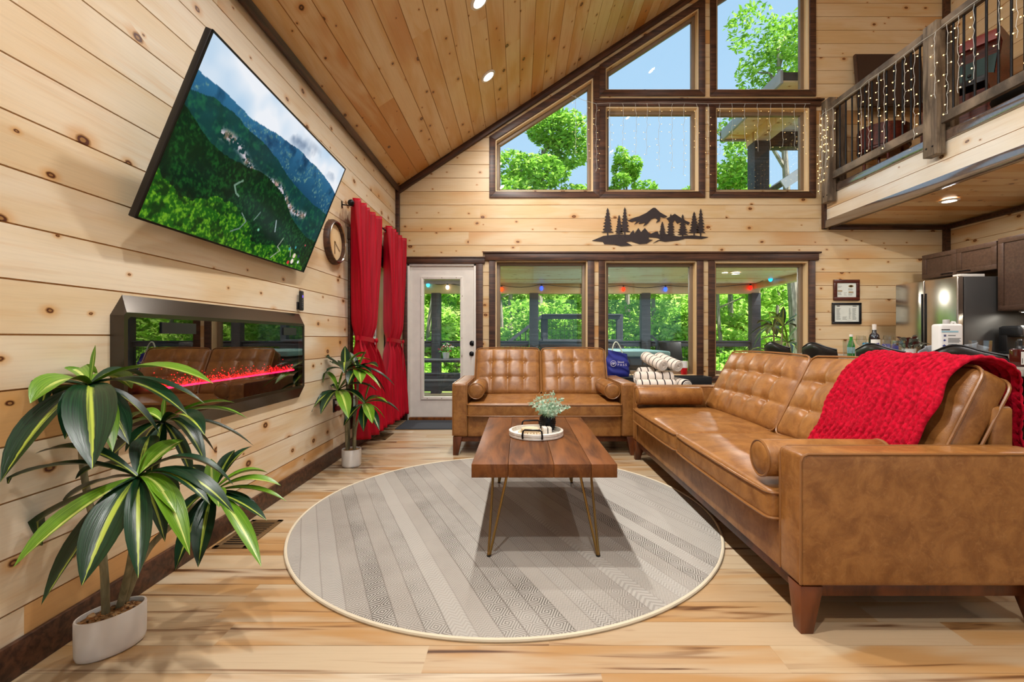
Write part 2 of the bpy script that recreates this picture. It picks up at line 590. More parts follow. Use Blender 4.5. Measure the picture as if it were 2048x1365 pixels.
def plank_wall(parent, org, s_ax, z_ax, n_ax, s0, s1, zbase, top, breaks, openings, mat, pitch, off=0.0, lens=(1.4, 3.2), thick=0.007, gap=0.0030, z_from=None, sheath=0.11, plank_range=None):
    """boards run along s; top(s) is the upper limit; openings are (s0, s1, bottom_l, bottom_r, top_l, top_r)"""
    rot = Matrix((s_ax, z_ax, n_ax)).transposed()
    org = Vector(org)
    S_, Z_ = Vector(s_ax), Vector(z_ax)
    br = sorted({s0, s1, *breaks, *[o[0] for o in openings], *[o[1] for o in openings]})
    br = [b for b in br if s0 - 1e-6 <= b <= s1 + 1e-6]
    cols = []
    for a, b in zip(br[:-1], br[1:]):
        if b - a < 1e-5:
            continue
        m = (a + b) / 2
        segs = []
        lo = (zbase, zbase)
        def lerp(o, i, s):
            t = (s - o[0]) / (o[1] - o[0])
            return o[i] + (o[i + 1] - o[i]) * t
        ops = sorted([o for o in openings if o[0] < m < o[1]], key=lambda o: lerp(o, 2, m))
        for o in ops:
            hi = (lerp(o, 2, a), lerp(o, 2, b))
            if hi[0] > lo[0] + 1e-4:
                segs.append((lo, hi))
            lo = (lerp(o, 4, a), lerp(o, 4, b))
        hi = (top(a + 1e-6), top(b - 1e-6))
        if hi[0] > lo[0] + 1e-4 or hi[1] > lo[1] + 1e-4:
            segs.append((lo, hi))
        cols.append((a, b, segs))
    # backing
    if sheath:
        bk = MB()
        for a, b, segs in cols:
            for lo, hi in segs:
                bk.prism([(a, lo[0]), (b, lo[1]), (b, hi[1]), (a, hi[0])], -thick - sheath, -thick - 0.0005)
        bk.build('backing', MT['sheath'], parent, org, rot)
    zmax = max(max(h) for _, _, sg in cols for _, h in sg)
    k0 = int(math.floor(((z_from if z_from is not None else zbase) - off) / pitch))
    k = k0
    while off + k * pitch < zmax:
        z0, z1 = off + k * pitch + gap, off + (k + 1) * pitch - gap
        k += 1
        runs = []
        for a, b, segs in cols:
            if plank_range and (b <= plank_range[0] or a >= plank_range[1]):
                continue
            for lo, hi in segs:
                p = [(a, lo[0]), (b, lo[1]), (b, hi[1]), (a, hi[0])]
                p = clip(clip(p, 1, z0, False), 1, z1, True)
                if area(p) < 2e-5:
                    continue
                full = abs(area(p) - (b - a) * (z1 - z0)) < 1e-7
                placed = False
                for r in runs:
                    la, lb, lp, lfull = r[-1]
                    if abs(lb - a) < 1e-6:
                        e1 = [q[1] for q in lp if abs(q[0] - a) < 1e-6]
                        e2 = [q[1] for q in p if abs(q[0] - a) < 1e-6]
                        if len(e1) > 1 and len(e2) > 1 and min(max(e1), max(e2)) - max(min(e1), min(e2)) > 0.01:
                            if full and lfull:
                                r[-1] = (la, b, [(la, z0), (b, z0), (b, z1), (la, z1)], True)
                            else:
                                r.append((a, b, p, full))
                            placed = True
                            break
                if not placed:
                    runs.append([(a, b, p, full)])
        for r in runs:
            pieces, cur = [], []
            for a, b, p, full in r:
                if full:
                    x = a
                    first = random.uniform(0.25, 1) * random.uniform(*lens)
                    while b - x > lens[1] * 1.15:
                        L = first if x == a else random.uniform(*lens)
                        cur.append([(x, z0), (x + L, z0), (x + L, z1), (x, z1)])
                        pieces.append(cur)
                        cur = []
                        x += L
                    cur.append([(x, z0), (b, z0), (b, z1), (x, z1)])
                else:
                    cur.append(p)
            if cur:
                pieces.append(cur)
            for pc in pieces:
                xs = [q[0] for p in pc for q in p]
                zs = [q[1] for p in pc for q in p]
                c = ((min(xs) + max(xs)) / 2, (min(zs) + max(zs)) / 2)
                mb = MB()
                for p in pc:
                    mb.prism([(q[0] - c[0], q[1] - c[1]) for q in p], -thick, random.uniform(0, 0.0006))
                mb.build('plank', mat, parent, org + S_ * c[0] + Z_ * c[1], rot)

PITCH = 0.1765
# openings in the gable wall ------------------------------------------------
def op(px0, px1, pyb, pyt0, pyt1=None):
    pyt1 = pyt0 if pyt1 is None else pyt1
    return (XB(px0), XB(px1), ZB(pyb), ZB(pyb), ZB(pyt0), ZB(pyt1))
OPEN_DOOR = (XB(815), XB(952), -0.01, -0.01, ZB(528), ZB(528))
LOW = [op(991, 1175, 752, 521), op(1210, 1393, 752, 523), op(1429, 1616, 752, 524)]
W4 = op(991, 1186, 384, 281, 156)
W5 = op(1211, 1397, 384, 214)
W6 = op(1431, 1618, 384, 216)
W7 = op(1211, 1397, 181, 138, 17)
W8 = op(1432, 1618, 181, -6, -126)
wall_back = structure('wall_back')
plank_wall(wall_back, (0, YB, 0), (1, 0, 0), (0, 0, 1), (0, -1, 0), XL, XR, 0.0, roof, [RIDGE],
           [OPEN_DOOR] + LOW + [W4, W5, W6, W7, W8], MT['pine_gable'], PITCH, 0.0, (1.6, 3.4))
wall_left = structure('wall_left')
WINL = (4.36, 5.43, 0.30, 0.30, 1.92, 1.92)
plank_wall(wall_left, (XL, 0, 0), (0, 1, 0), (0, 0, 1), (1, 0, 0), YO, YB, 0.0, lambda s: EAVE, [0.3], [WINL], MT['pine'], PITCH, 0.031, (1.5, 3.4), plank_range=(0.3, 9))
wall_right = structure('wall_right')
plank_wall(wall_right, (XR, 0, 0), (0, -1, 0), (0, 0, 1), (-1, 0, 0), -YB, -YO, 0.0, lambda s: roof(XR), [-2.6], [], MT['pine_gable'], PITCH, 0.0, (2.4, 4.0), plank_range=(-9, -2.6), z_from=1.7)

ceiling = structure('ceiling')
c_, s_ = math.cos(TH), math.sin(TH)
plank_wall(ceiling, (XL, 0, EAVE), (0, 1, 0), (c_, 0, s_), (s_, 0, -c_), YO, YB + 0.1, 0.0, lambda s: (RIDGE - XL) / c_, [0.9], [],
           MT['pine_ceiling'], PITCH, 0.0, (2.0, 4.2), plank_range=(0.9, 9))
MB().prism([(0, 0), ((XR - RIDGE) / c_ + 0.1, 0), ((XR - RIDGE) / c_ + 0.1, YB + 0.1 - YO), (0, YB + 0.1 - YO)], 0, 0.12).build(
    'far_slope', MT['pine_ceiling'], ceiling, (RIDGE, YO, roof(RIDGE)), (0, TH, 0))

floor = structure('floor')
plank_wall(floor, (0, 0, 0), (1, 0, 0), (0, 1, 0), (0, 0, 1), XL, XR, 0.55, lambda s: YB, [], [], MT['floor'], 0.132, 0.011, (1.1, 1.5), 0.012, 0.0006, sheath=0.1)
MB().box(XL, XR, YO, 0.55, -0.02, 0.0).build('threshold_slab', MT['floor'], floor)

# trims ----------------------------------------------------------------------
def trim_box(n, x0, x1, y0, y1, z0, z1, m='trim', bev=0.004):
    o = MB().box(x0, x1, y0, y1, z0, z1).build('trim_%d' % n, MT[m], bevel=bev)
    o['kind'] = 'structure'
    return o
def board(name, p, q, w, t, normal, mat, parent=None, bev=0.003, kind=None):
    """a board from p to q, w wide (across), t thick along normal"""
    p, q, nrm = Vector(p), Vector(q), Vector(normal).normalized()
    d = (q - p)
    L = d.length
    d = d.normalized()
    a = nrm.cross(d)
    rot = Matrix((d, a, nrm)).transposed()
    o = MB().box(-L / 2, L / 2, -w / 2, w / 2, 0, t).build(name, mat, parent, (p + q) / 2, rot, bevel=bev)
    if kind:
        o['kind'] = kind
    return o
trim_box(1, XL, XL + 0.05, YB - 0.05, YB, 0, EAVE + 0.02)                       # corner post
board('trim_2', (XL + 0.02, YO, EAVE + 0.0), (XL + 0.02, YB, EAVE + 0.0), 0.055, 0.045, (0.8, 0, -0.6), MT['trim'], None, 0.004, 'structure')
for a_, b_, n_ in ((XL, RIDGE, 3), (RIDGE, XR, 4)):
    board('trim_%d' % n_, (a_, YB - 0.002, roof(a_) - 0.045), (b_, YB - 0.002, roof(b_) - 0.045), 0.075, 0.045, (0, -1, 0), MT['trim'], None, 0.004, 'structure')
trim_box(5, XR - 0.06, XR, YB - 0.06, YB, 0.0, 2.53)
trim_box(6, XR - 0.06, XR, YB - 0.06, YB, 3.02, roof(XR) - 0.02)
o = MB().box(XL, XL + 0.018, YO, YB, 0, 0.115).build('baseboard_left', MT['trim'], bevel=0.004); o['kind'] = 'structure'
o = MB().box(XL, XB(806), YB - 0.018, YB, 0, 0.1).box(XB(966), XR, YB - 0.018, YB, 0, 0.1).build('baseboard_back', MT['trim'], bevel=0.004); o['kind'] = 'structure'

# windows in the gable wall -----------------------------------------------------
def offset(poly, d):
    """move each edge of a CCW convex polygon outwards by d (list allowed)"""
    n = len(poly)
    ds = d if isinstance(d, (list, tuple)) else [d] * n
    lines = []
    for i in range(n):
        a, b = Vector(poly[i]), Vector(poly[(i + 1) % n])
        e = (b - a).normalized()
        nn = Vector((e.y, -e.x))
        lines.append((a + nn * ds[i], e))
    out = []
    for i in range(n):
        p, e = lines[i - 1]
        q, f = lines[i]
        den = e.x * f.y - e.y * f.x
        t = ((q.x - p.x) * f.y - (q.y - p.y) * f.x) / den
        out.append((p.x + e.x * t, p.y + e.y * t))
    return out
def wprism(mb, poly, y0, y1):
    n = len(poly)
    vs = [(x, y0, z) for x, z in poly] + [(x, y1, z) for x, z in poly]
    mb.add(vs, [tuple(range(n)), tuple(range(2 * n - 1, n - 1, -1))] + [(i, n + i, n + (i + 1) % n, (i + 1) % n) for i in range(n)])
    return mb
def quad_ring(inner, outer, i):
    j = (i + 1) % len(inner)
    return [inner[i], inner[j], outer[j], outer[i]]
WN = [0]
def make_window(o, casing=None, cw=0.085, reveal=0.1):
    """o: opening tuple; casing: edges to trim (0 bottom, 1 right, 2 top, 3 left)"""
    WN[0] += 1
    w = structure('window_%d' % WN[0], ((o[0] + o[1]) / 2, YB, o[2]))
    ox, oz = (o[0] + o[1]) / 2, o[2]
    poly = [(o[0] - ox, o[2] - oz), (o[1] - ox, o[3] - oz), (o[1] - ox, o[5] - oz), (o[0] - ox, o[4] - oz)]
    inner = offset(poly, -0.014)
    for i in range(4):
        wprism(MB(), quad_ring(inner, poly, i), 0.0, reveal + 0.05).build('jamb', MT['pine_trim'], w)
    fr_in = offset(inner, -0.045)
    for i in range(4):
        wprism(MB(), quad_ring(fr_in, inner, i), reveal - 0.015, reveal + 0.045).build('sash', MT['bronze_frame'], w, bevel=0.004)
    fr2 = offset(fr_in, 0.012)
    wprism(MB(), fr2, reveal + 0.012, reveal + 0.018).build('pane', MT['glass'], w)
    if casing:
        outer = offset(poly, cw)
        for i in casing:
            wprism(MB(), quad_ring(poly, outer, i), -0.022, 0.0).build('casing', MT['trim'], w, bevel=0.003)
    return w
for o_ in LOW:
    make_window(o_, (1, 3, 0))
for o_ in (W4, W5, W6, W7, W8):
    make_window(o_, (0, 1, 2, 3), 0.082)
trim_box(7, XB(970), XB(1635), YB - 0.035, YB, ZB(522), ZB(508), bev=0.006)       # header over the lower windows
trim_box(8, XB(966), XB(1639), YB - 0.05, YB, ZB(508), ZB(504.5), bev=0.004)
trim_box(9, XB(1192), XB(1640), YB - 0.035, YB, ZB(214), ZB(203), bev=0.006)      # header over the middle row
trim_box(10, XB(1189), XB(1645), YB - 0.05, YB, ZB(203), ZB(200), bev=0.004)
# window in the left wall
w = structure('window_9', (XL, 0, 0))
a_, b_, z0_, z1_ = WINL[0], WINL[1], WINL[2], WINL[4]
for bx in ((-0.13, 0, a_ - 0.0, a_ + 0.014, z0_, z1_), (-0.13, 0, b_ - 0.014, b_, z0_, z1_), (-0.13, 0, a_, b_, z1_ - 0.014, z1_), (-0.13, 0.02, a_, b_, z0_, z0_ + 0.014)):
    MB().box(*bx).build('jamb', MT['pine_trim'], w)
for bx in ((-0.12, -0.08, a_ + .014, a_ + .06, z0_, z1_), (-0.12, -0.08, b_ - .06, b_ - .014, z0_, z1_), (-0.12, -0.08, a_, b_, z1_ - .06, z1_ - .014), (-0.12, -0.08, a_, b_, z0_ + .014, z0_ + .06), (-0.115, -0.085, a_, b_, 1.1, 1.15)):
    MB().box(*bx).build('sash', MT['white_paint'], w, bevel=0.003)
MB().box(-0.104, -0.098, a_ + .05, b_ - .05, z0_ + .05, z1_ - .05).build('pane', MT['glass'], w)
for bx in ((0, .022, a_ - .085, a_, z0_ - .085, z1_ + .1), (0, .022, b_, b_ + .085, z0_ - .085, z1_ + .1), (0, .03, a_ - .1, b_ + .1, z1_ + .085, z1_ + .2), (0, .022, a_, b_, z1_, z1_ + .085), (0, .022, a_, b_, z0_ - .085, z0_)):
    MB().box(*bx).build('casing', MT['trim'], w, bevel=0.003)

# door ---------------------------------------------------------------------------
dx0, dx1, dz1 = OPEN_DOOR[0], OPEN_DOOR[1], OPEN_DOOR[4]
door = structure('door_1', ((dx0 + dx1) / 2, YB, 0))
W_ = (dx1 - dx0) / 2
for bx in ((-W_, -W_ + .028, -.008, .12, 0, dz1), (W_ - .028, W_, -.008, .12, 0, dz1), (-W_, W_, -.008, .12, dz1 - .028, dz1)):
    MB().box(*bx).build('jamb', MT['white_paint'], door, bevel=0.003)
MB().box(-W_ + .02, W_ - .02, -.02, .13, 0, .035).build('threshold', MT['table'], door, bevel=0.004)
ZD = lambda py: ZB(py)
XD = lambda px: XB(px) - (dx0 + dx1) / 2
sx0, sx1, sz0, sz1 = -W_ + .03, W_ - .03, .038, dz1 - .03
gx0, gx1, gz0, gz1 = XD(845), XD(922), ZD(796), ZD(557)
slab = MB().box(sx0, gx0, .02, .064, sz0, sz1).box(gx1, sx1, .02, .064, sz0, sz1).box(gx0, gx1, .02, .064, sz0, gz0).box(gx0, gx1, .02, .064, gz1, sz1)
slab.build('slab', MT['white_paint'], door)
ringo, ringi = [(gx0 - .025, gz0 - .025), (gx1 + .025, gz0 - .025), (gx1 + .025, gz1 + .025), (gx0 - .025, gz1 + .025)], [(gx0 + .012, gz0 + .012), (gx1 - .012, gz0 + .012), (gx1 - .012, gz1 - .012), (gx0 + .012, gz1 - .012)]
m_ = MB()
for i in range(4):
    wprism(m_, quad_ring(ringi, ringo, i), .004, .07)
fr = m_.build('glass_frame', MT['white_paint'], door, bevel=0.004)
sc = MB()
for i in range(4):
    for fx in (0.15, 0.5, 0.85):
        a, b = Vector(ringo[i]), Vector(ringo[(i + 1) % 4])
        c = a.lerp(b, fx) + (Vector((0, (gz0 + gz1) / 2)) - a.lerp(b, fx)).normalized() * 0.016
        sc.ball((c.x, .004, c.y), .006, 8, 4)
sc.build('screw', MT['steel'], fr)
MB().box(gx0, gx1, .04, .046, gz0, gz1).build('pane', MT['glass'], door)
bl = MB()
for k in range(6):
    bl.box(gx0 + .014, gx1 - .014, .028, .039, gz1 - .028 - k * .0085, gz1 - .022 - k * .0085)
bl.build('raised_blind', plain('grey_blind', S(120, 118, 112), 0.6), door)
MB().lathe([(0, 0), (.034, 0), (.034, .012), (.024, .02), (0, .022)], 20).build('deadbolt', MT['black_metal'], door, (XD(944), .02, ZD(687)), (R(90), 0, 0), smooth=True)
hn = MB().lathe([(0, 0), (.032, 0), (.032, .01), (.012, .016), (.012, .05), (0, .052)], 18)
hn.build('door_handle', MT['black_metal'], door, (XD(943), .02, ZD(708)), (R(90), 0, 0), smooth=True)
MB().box(gx1 + .002, gx1 + .02, -.012, .01, ZD(712), ZD(697)).build('blind_slider', MT['white_paint'], door, bevel=.003)
for nm, bx in (('casing', (XB(806), dx0, -.022, 0, 0, dz1)), ('casing', (dx1, XB(966), -.022, 0, 0, dz1)), ('casing', (XB(804), XB(970), -.03, 0, dz1, ZB(517))), ('casing', (XB(803), XB(971), -.042, 0, ZB(517), ZB(514.5)))):
    MB().box(bx[0] - door.location.x, bx[1] - door.location.x, *bx[2:]).build(nm, MT['trim'], door, bevel=.003)

# ================================================================== THE LOFT
MT['pine_fascia'] = wood_boards('pine_fascia', S(232, 222, 202), S(224, 206, 176), S(206, 160, 100), S(84, 40, 18), 0.5, 0.04, 0.3)
_b = MT['pine_fascia'].node_tree.nodes['Principled BSDF']
_b.inputs['Coat Weight'].default_value = 1.0
_b.inputs['Coat Roughness'].default_value = 0.2
_b.inputs['Coat IOR'].default_value = 1.9
XF, LZ0, LZ1 = 4.0, 2.55, 3.0
loft = structure('loft_floor', (0, 0, 0))
MB().box(XF + .02, XR, 0.2, YB, LZ0 + .03, LZ1).build('deck', MT['sheath'], loft)
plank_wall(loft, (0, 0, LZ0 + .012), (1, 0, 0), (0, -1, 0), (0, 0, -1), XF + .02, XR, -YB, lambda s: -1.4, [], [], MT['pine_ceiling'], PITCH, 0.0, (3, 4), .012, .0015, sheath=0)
plank_wall(loft, (XF, 0, 0), (0, -1, 0), (0, 0, 1), (-1, 0, 0), -YB, -0.2, LZ0 + .02, lambda s: 2.95, [-1.6], [], MT['pine_fascia'], PITCH, 2.575, (2.4, 3.6), plank_range=(-9, -1.6), sheath=.015)
trim_box(11, XF - .03, XF + .06, 0.2, YB, 2.505, 2.605, 'trim_cool', .006)
trim_box(12, XF - .025, XF + .03, 0.2, YB, 2.925, 3.015, 'trim_cool', .006)
trim_box(13, XF + .06, XR, YB - .045, YB, 2.495, 2.55)
trim_box(14, XR - .045, XR, 1.4, YB - .045, 2.495, 2.55)
trim_box(15, XF - .035, XF + .02, YB - .06, YB, 2.505, 2.93)

# ================================================================== SOFAS
def loop_piping(mb, hx, hz, r_corner, y, rad=0.0055, M=None):
    pts = [(x, y, z) for x, z in rrect(hx, hz, r_corner, 4)]
    if M is not None:
        pts = [M @ Vector(p) for p in pts]
    mb.tube(pts, rad, 6, closed=True)

def make_sofa(name, label, W, n_seats, cols, tuft, loc, rz):
    D, at_, ztop, zb = 0.93, 0.138, 0.66, 0.172
    t = thing(name, label, 'sofa', loc, rz)
    inner = W - 2 * at_
    rounded_box(MB(), inner / 2, (D - 0.035) / 2, 0.095, 0.015, (4, 3, 2)).build('base', MT['leather'], t, (0, D / 2 - .012, zb + 0.095), smooth=True, angle=60)
    MB().box(-W / 2 + .035, W / 2 - .035, .03, D - .03, .122, zb).build('rail', MT['walnut_leg'], t, bevel=.003)
    hz = (ztop - zb) / 2
    for s in (-1, 1):
        m = MB()
        rounded_box(m, at_ / 2, D / 2, hz, 0.022, (3, 8, 5))
        a = m.build('arm', MT['leather'], t, (s * (W / 2 - at_ / 2), D / 2, zb + hz), smooth=True, angle=60)
        pp = MB()
        for e in (-1, 1):
            x = e * (at_ / 2 - .004)
            pp.tube([(x, D / 2 - .02, hz - .004), (x, -D / 2 + .03, hz - .004), (x, -D / 2 + .012, hz - .012), (x, -D / 2 + .004, hz - .03), (x, -D / 2 + .004, -hz + .01)], .005, 6)
        pp.build('piping', MT['piping'], a, smooth=True)
    # legs: straight outer corner, tapered inside
    for sx in (-1, 1):
        for sy in (0, 1):
            x0 = sx * (W / 2 - .006)
            y0 = .006 if sy == 0 else D - .006
            dy = 1 if sy == 0 else -1
            def sq(w, z):
                return [(x0, y0, z), (x0 - sx * w, y0, z), (x0 - sx * w, y0 + dy * w, z), (x0, y0 + dy * w, z)]
            m = MB().add(sq(.046, 0) + sq(.084, zb), [(0, 1, 2, 3), (4, 7, 6, 5), (0, 4, 5, 1), (1, 5, 6, 2), (2, 6, 7, 3), (3, 7, 4, 0)])
            m.build('leg', MT['walnut_leg'], t, bevel=.003)
    # backrest frame
    rounded_box(MB(), inner / 2, .045, (.81 - zb) / 2, .018, (4, 2, 4)).build('backrest', MT['leather'], t, (0, D - .046, (.81 + zb) / 2), smooth=True, angle=60)
    # seat cushions
    cw = inner / n_seats
    sd = 0.71
    for k in range(n_seats):
        hx, hy, hzc = cw / 2 - .003, sd / 2, .062
        dimp = [((i + 0.5) / 3 * 2 - 1, j) for i in range(3) for j in (-.3, .45)] if n_seats > 1 else []
        def dz(x, y, z, hx=hx, hy=hy, dimp=dimp):
            if z > 0:
                u, v = x / hx, y / hy
                z += .024 * (1 - u ** 4) * (1 - v ** 4)
                for du, dv in dimp:
                    d2 = ((u - du) * hx) ** 2 + ((v - dv) * hy) ** 2
                    z -= .010 * math.exp(-d2 / (2 * .035 ** 2))
            if y < 0:
                y -= .012 * (1 - (x / hx) ** 4)
            return x, y, z
        cu = rounded_box(MB(), hx, hy, hzc, .026, (30, 22, 3), dz).build('seat_cushion', MT['leather'], t, (-inner / 2 + cw * (k + .5), -.034 + hy, .357 + hzc), smooth=True, angle=80)
        pp = MB()
        for zz in (hzc - .012, -hzc + .012):
            pts = [Vector((x, y - (.012 * (1 - (x / hx) ** 4) if y < 0 else 0), zz)) for x, y in rrect(hx + .002, hy + .002, .03, 3)]
            full = []
            for i in range(len(pts)):
                a, b = pts[i], pts[(i + 1) % len(pts)]
                for q in range(8 if (b - a).length > .2 else 1):
                    p = a.lerp(b, q / 8)
                    if a.y < 0 and b.y < 0 and (b - a).length > .2:
                        p.y = -hy - .002 - .012 * (1 - (p.x / hx) ** 4)
                    full.append(p)
            pp.tube(full, .0058, 6, closed=True)
        pp.build('piping', MT['piping'], cu, smooth=True)
    # back cushions
    bw = inner / 2
    hx, hy, hzc = bw / 2 - .004, .072, .268
    bu = [((i + 1) / (cols + 1) * 2 - 1) * .98 for i in range(cols)]
    bv = [-.30, .34]
    def back(x, y, z):
        u, v = x / hx, z / hzc
        if y < 0:
            k = min(1.0, -y / hy)
            dy = -.034 * (1 - abs(u) ** 3) * (1 - abs(v) ** 3)
            cre = 0
            for b in bu:
                cre = max(cre, math.exp(-(((u - b) * hx) / .010) ** 2) * (1 - abs(v) ** 6))
            for b in bv:
                cre = max(cre, math.exp(-(((v - b) * hzc) / .010) ** 2) * (1 - abs(u) ** 8))
            soft = 0
            for b in bu:
                soft = max(soft, math.exp(-(((u - b) * hx) / .035) ** 2) * (1 - abs(v) ** 4))
            for b in bv:
                soft = max(soft, math.exp(-(((v - b) * hzc) / .035) ** 2) * (1 - abs(u) ** 6))
            dy += .007 * cre * tuft + .008 * soft * tuft
            for b in bu:
                for c in bv:
                    d2 = ((u - b) * hx) ** 2 + ((v - c) * hzc) ** 2
                    dy += .026 * tuft * math.exp(-d2 / (2 * .021 ** 2))
            y += dy * k
        else:
            y += .022 * (1 - abs(u) ** 3) * (1 - abs(v) ** 3)
        if z > 0:
            z += .012 * (1 - u * u)
        return x, y, z
    for k in (0, 1):
        c = rounded_box(MB(), hx, hy, hzc, .045, (54, 2, 44), back).build('back_cushion', MT['leather'], t, (-inner / 2 + bw * (k + .5), .755, .697), (R(-27), 0, 0), smooth=True, angle=80)
        pp = MB()
        for yy in (-hy + .012, hy - .012):
            pts = []
            rr_ = rrect(hx, hzc, .05, 4)
            for i in range(len(rr_)):
                a, b = Vector(rr_[i]), Vector(rr_[(i + 1) % len(rr_)])
                for q in range(6 if (b - a).length > .2 else 1):
                    p = a.lerp(b, q / 6)
                    pts.append((p.x, yy, p.y + (.012 * (1 - (p.x / hx) ** 2) if p.y > 0 else 0)))
            pp.tube(pts, .0062, 6, closed=True)
        pp.build('piping', MT['piping'], c, smooth=True)
        for b in bu:
            for q in bv:
                _, y, _ = back(b * hx, -hy, q * hzc)
                MB().ball((b * hx, y - .005, q * hzc), .0125, 10, 6, (1, .55, 1)).build('button', MT['leather'], c, smooth=True)
    return t

SOFA_W = 2.42
make_sofa('sofa', 'long tan leather three-place sofa with two tufted back cushions beside the bar', SOFA_W, 2, 4, 1.1, (1.02, 1.65 + SOFA_W / 2, 0), R(-90))
LOVE_W, LOVE_X, LOVE_Y = 1.69, 0.233, 4.165
make_sofa('loveseat', 'tan leather two-seat tufted loveseat below the lower windows', LOVE_W, 1, 3, 0.7, (LOVE_X, LOVE_Y, 0), 0)

def bolster(label, loc, rz, L=0.52, r=0.074):
    t = thing('bolster_pillow', label, 'pillow', loc, rz, 'bolster pillows on the leather sofas')
    prof = [(0, -L / 2 - .006), (r * .5, -L / 2 - .004), (r * .88, -L / 2), (r, -L / 2 + .012), (r * 1.02, 0), (r, L / 2 - .012), (r * .88, L / 2), (r * .5, L / 2 + .004), (0, L / 2 + .006)]
    M = Matrix.Rotation(R(90), 4, 'X')
    MB().lathe(prof, 32, (0, 0, 0), M).build('body', MT['leather'], t, smooth=True, angle=70)
    for s in (-1, 1):
        MB().tube([(r * .97 * math.cos(a), s * (L / 2 - .004), r * .97 * math.sin(a)) for a in [2 * math.pi * i / 28 for i in range(28)]], .0055, 6, closed=True).build('piping', MT['piping'], t, smooth=True)
    MB().tube([(-r * .86, -L * .36, r * .56), (-r * .86, L * .36, r * .56)], .003, 5).build('seam', MT['piping'], t)
    return t
SZ = .520
bolster('tan leather bolster lying along the sofa arm nearest the camera', (1.235, 1.788 + .080, SZ + .068), R(-90), .50)
bolster('tan leather bolster at the far arm of the long sofa, beside the towels', (1.265, 4.07 - .138 - .080, SZ + .068), R(-90), .54)
bolster('tan leather bolster at the left arm of the loveseat', (LOVE_X - LOVE_W / 2 + .138 + .078, 4.45, SZ + .068), 0, .52)
bolster('tan leather bolster at the right arm of the loveseat', (LOVE_X + LOVE_W / 2 - .138 - .078, 4.45, SZ + .068), 0, .52)

# ------------------------------------------------------------------ knitted throw
t_ = NT('red_chenille', 0.9, 0.15)
p_ = t_.obj()
t_.base(t_.mix(t_.smooth(t_.noise(p_, 60, 3), .3, .7), S(136, 0, 20), S(188, 4, 40)))
t_.b.inputs['Sheen Weight'].default_value = 0.5
t_.b.inputs['Sheen Tint'].default_value = S(255, 60, 90)
t_.bump(t_.noise(p_, 420, 2), .5, .003)
MT['throw'] = t_.m
def throw():
    # path in the XZ plane over the near back cushion, then down behind the sofa
    ctrl = [(1.545, .53), (1.575, .592), (1.637, .72), (1.707, .858), (1.768, .942), (1.83, .981), (1.90, .984), (1.96, .953), (2.0, .89), (2.01, .79), (2.01, .62), (2.01, .45)]
    pts = [Vector((x, 0, z)) for x, z in ctrl]
    dense = []
    for i in range(len(pts) - 1):
        p0, p1, p2, p3 = pts[max(i - 1, 0)], pts[i], pts[i + 1], pts[min(i + 2, len(pts) - 1)]
        for q in range(26):
            s = q / 26
            dense.append(0.5 * ((2 * p1) + (p2 - p0) * s + (2 * p0 - 5 * p1 + 4 * p2 - p3) * s * s + (3 * p1 - p0 - 3 * p2 + p3) * s ** 3))
    dense.append(pts[-1])
    cum = [0]
    for a, b in zip(dense[:-1], dense[1:]):
        cum.append(cum[-1] + (b - a).length)
    L = cum[-1]
    def pos(s):
        k = min(max(np.searchsorted(cum, s) - 1, 0), len(dense) - 2)
        f = (s - cum[k]) / max(cum[k + 1] - cum[k], 1e-6)
        p = dense[k].lerp(dense[k + 1], f)
        d = (dense[k + 1] - dense[k]).normalized()
        return p, Vector((-d.z, 0, d.x)) if True else None
    ya, yb = 1.815, 2.40
    rows, cols_ = 34, 17
    nu, nv = rows * 7, cols_ * 8
    base = Vector((1.8, 2.1, .5))
    def fn(u, v):
        p, nrm = pos(u * L)
        ua = u * rows
        cb = v * cols_
        col_i = math.floor(cb)
        fx = cb - col_i
        # each column is a chain of V stitches
        fy = (ua + abs(fx - .5) * 1.1 + (col_i % 2) * .5) % 1.0
        bumpv = (math.sin(math.pi * fx) ** .55) * (.35 + .65 * math.sin(math.pi * fy) ** .7)
        edge = .012 * math.sin(u * 19 + v * 3) + .008 * math.sin(u * 41)
        wav = .010 * math.sin(v * 13 + u * 5) * (1 if u > .1 else .4)
        y = ya + (yb - ya) * v + edge * (1 - abs(2 * v - 1) * .2) - .05 * (1 - u) * (1 - v) * 0
        # lower front corner swings out towards the far side
        y += .06 * max(0, .35 - u) * v
        o = nrm * (.006 + .017 * bumpv + max(wav, 0))
        return p + o + Vector((0, y, 0)) - base
    m = MB().grid(fn, nu, nv)
    o = m.build('throw_blanket', MT['throw'], None, base, smooth=True, angle=180)
    md = o.modifiers.new('thick', 'SOLIDIFY')
    md.thickness = .006
    md.offset = -1
    return tag(o, 'chunky red knitted throw draped over the near end of the sofa back', 'blanket')
throw()

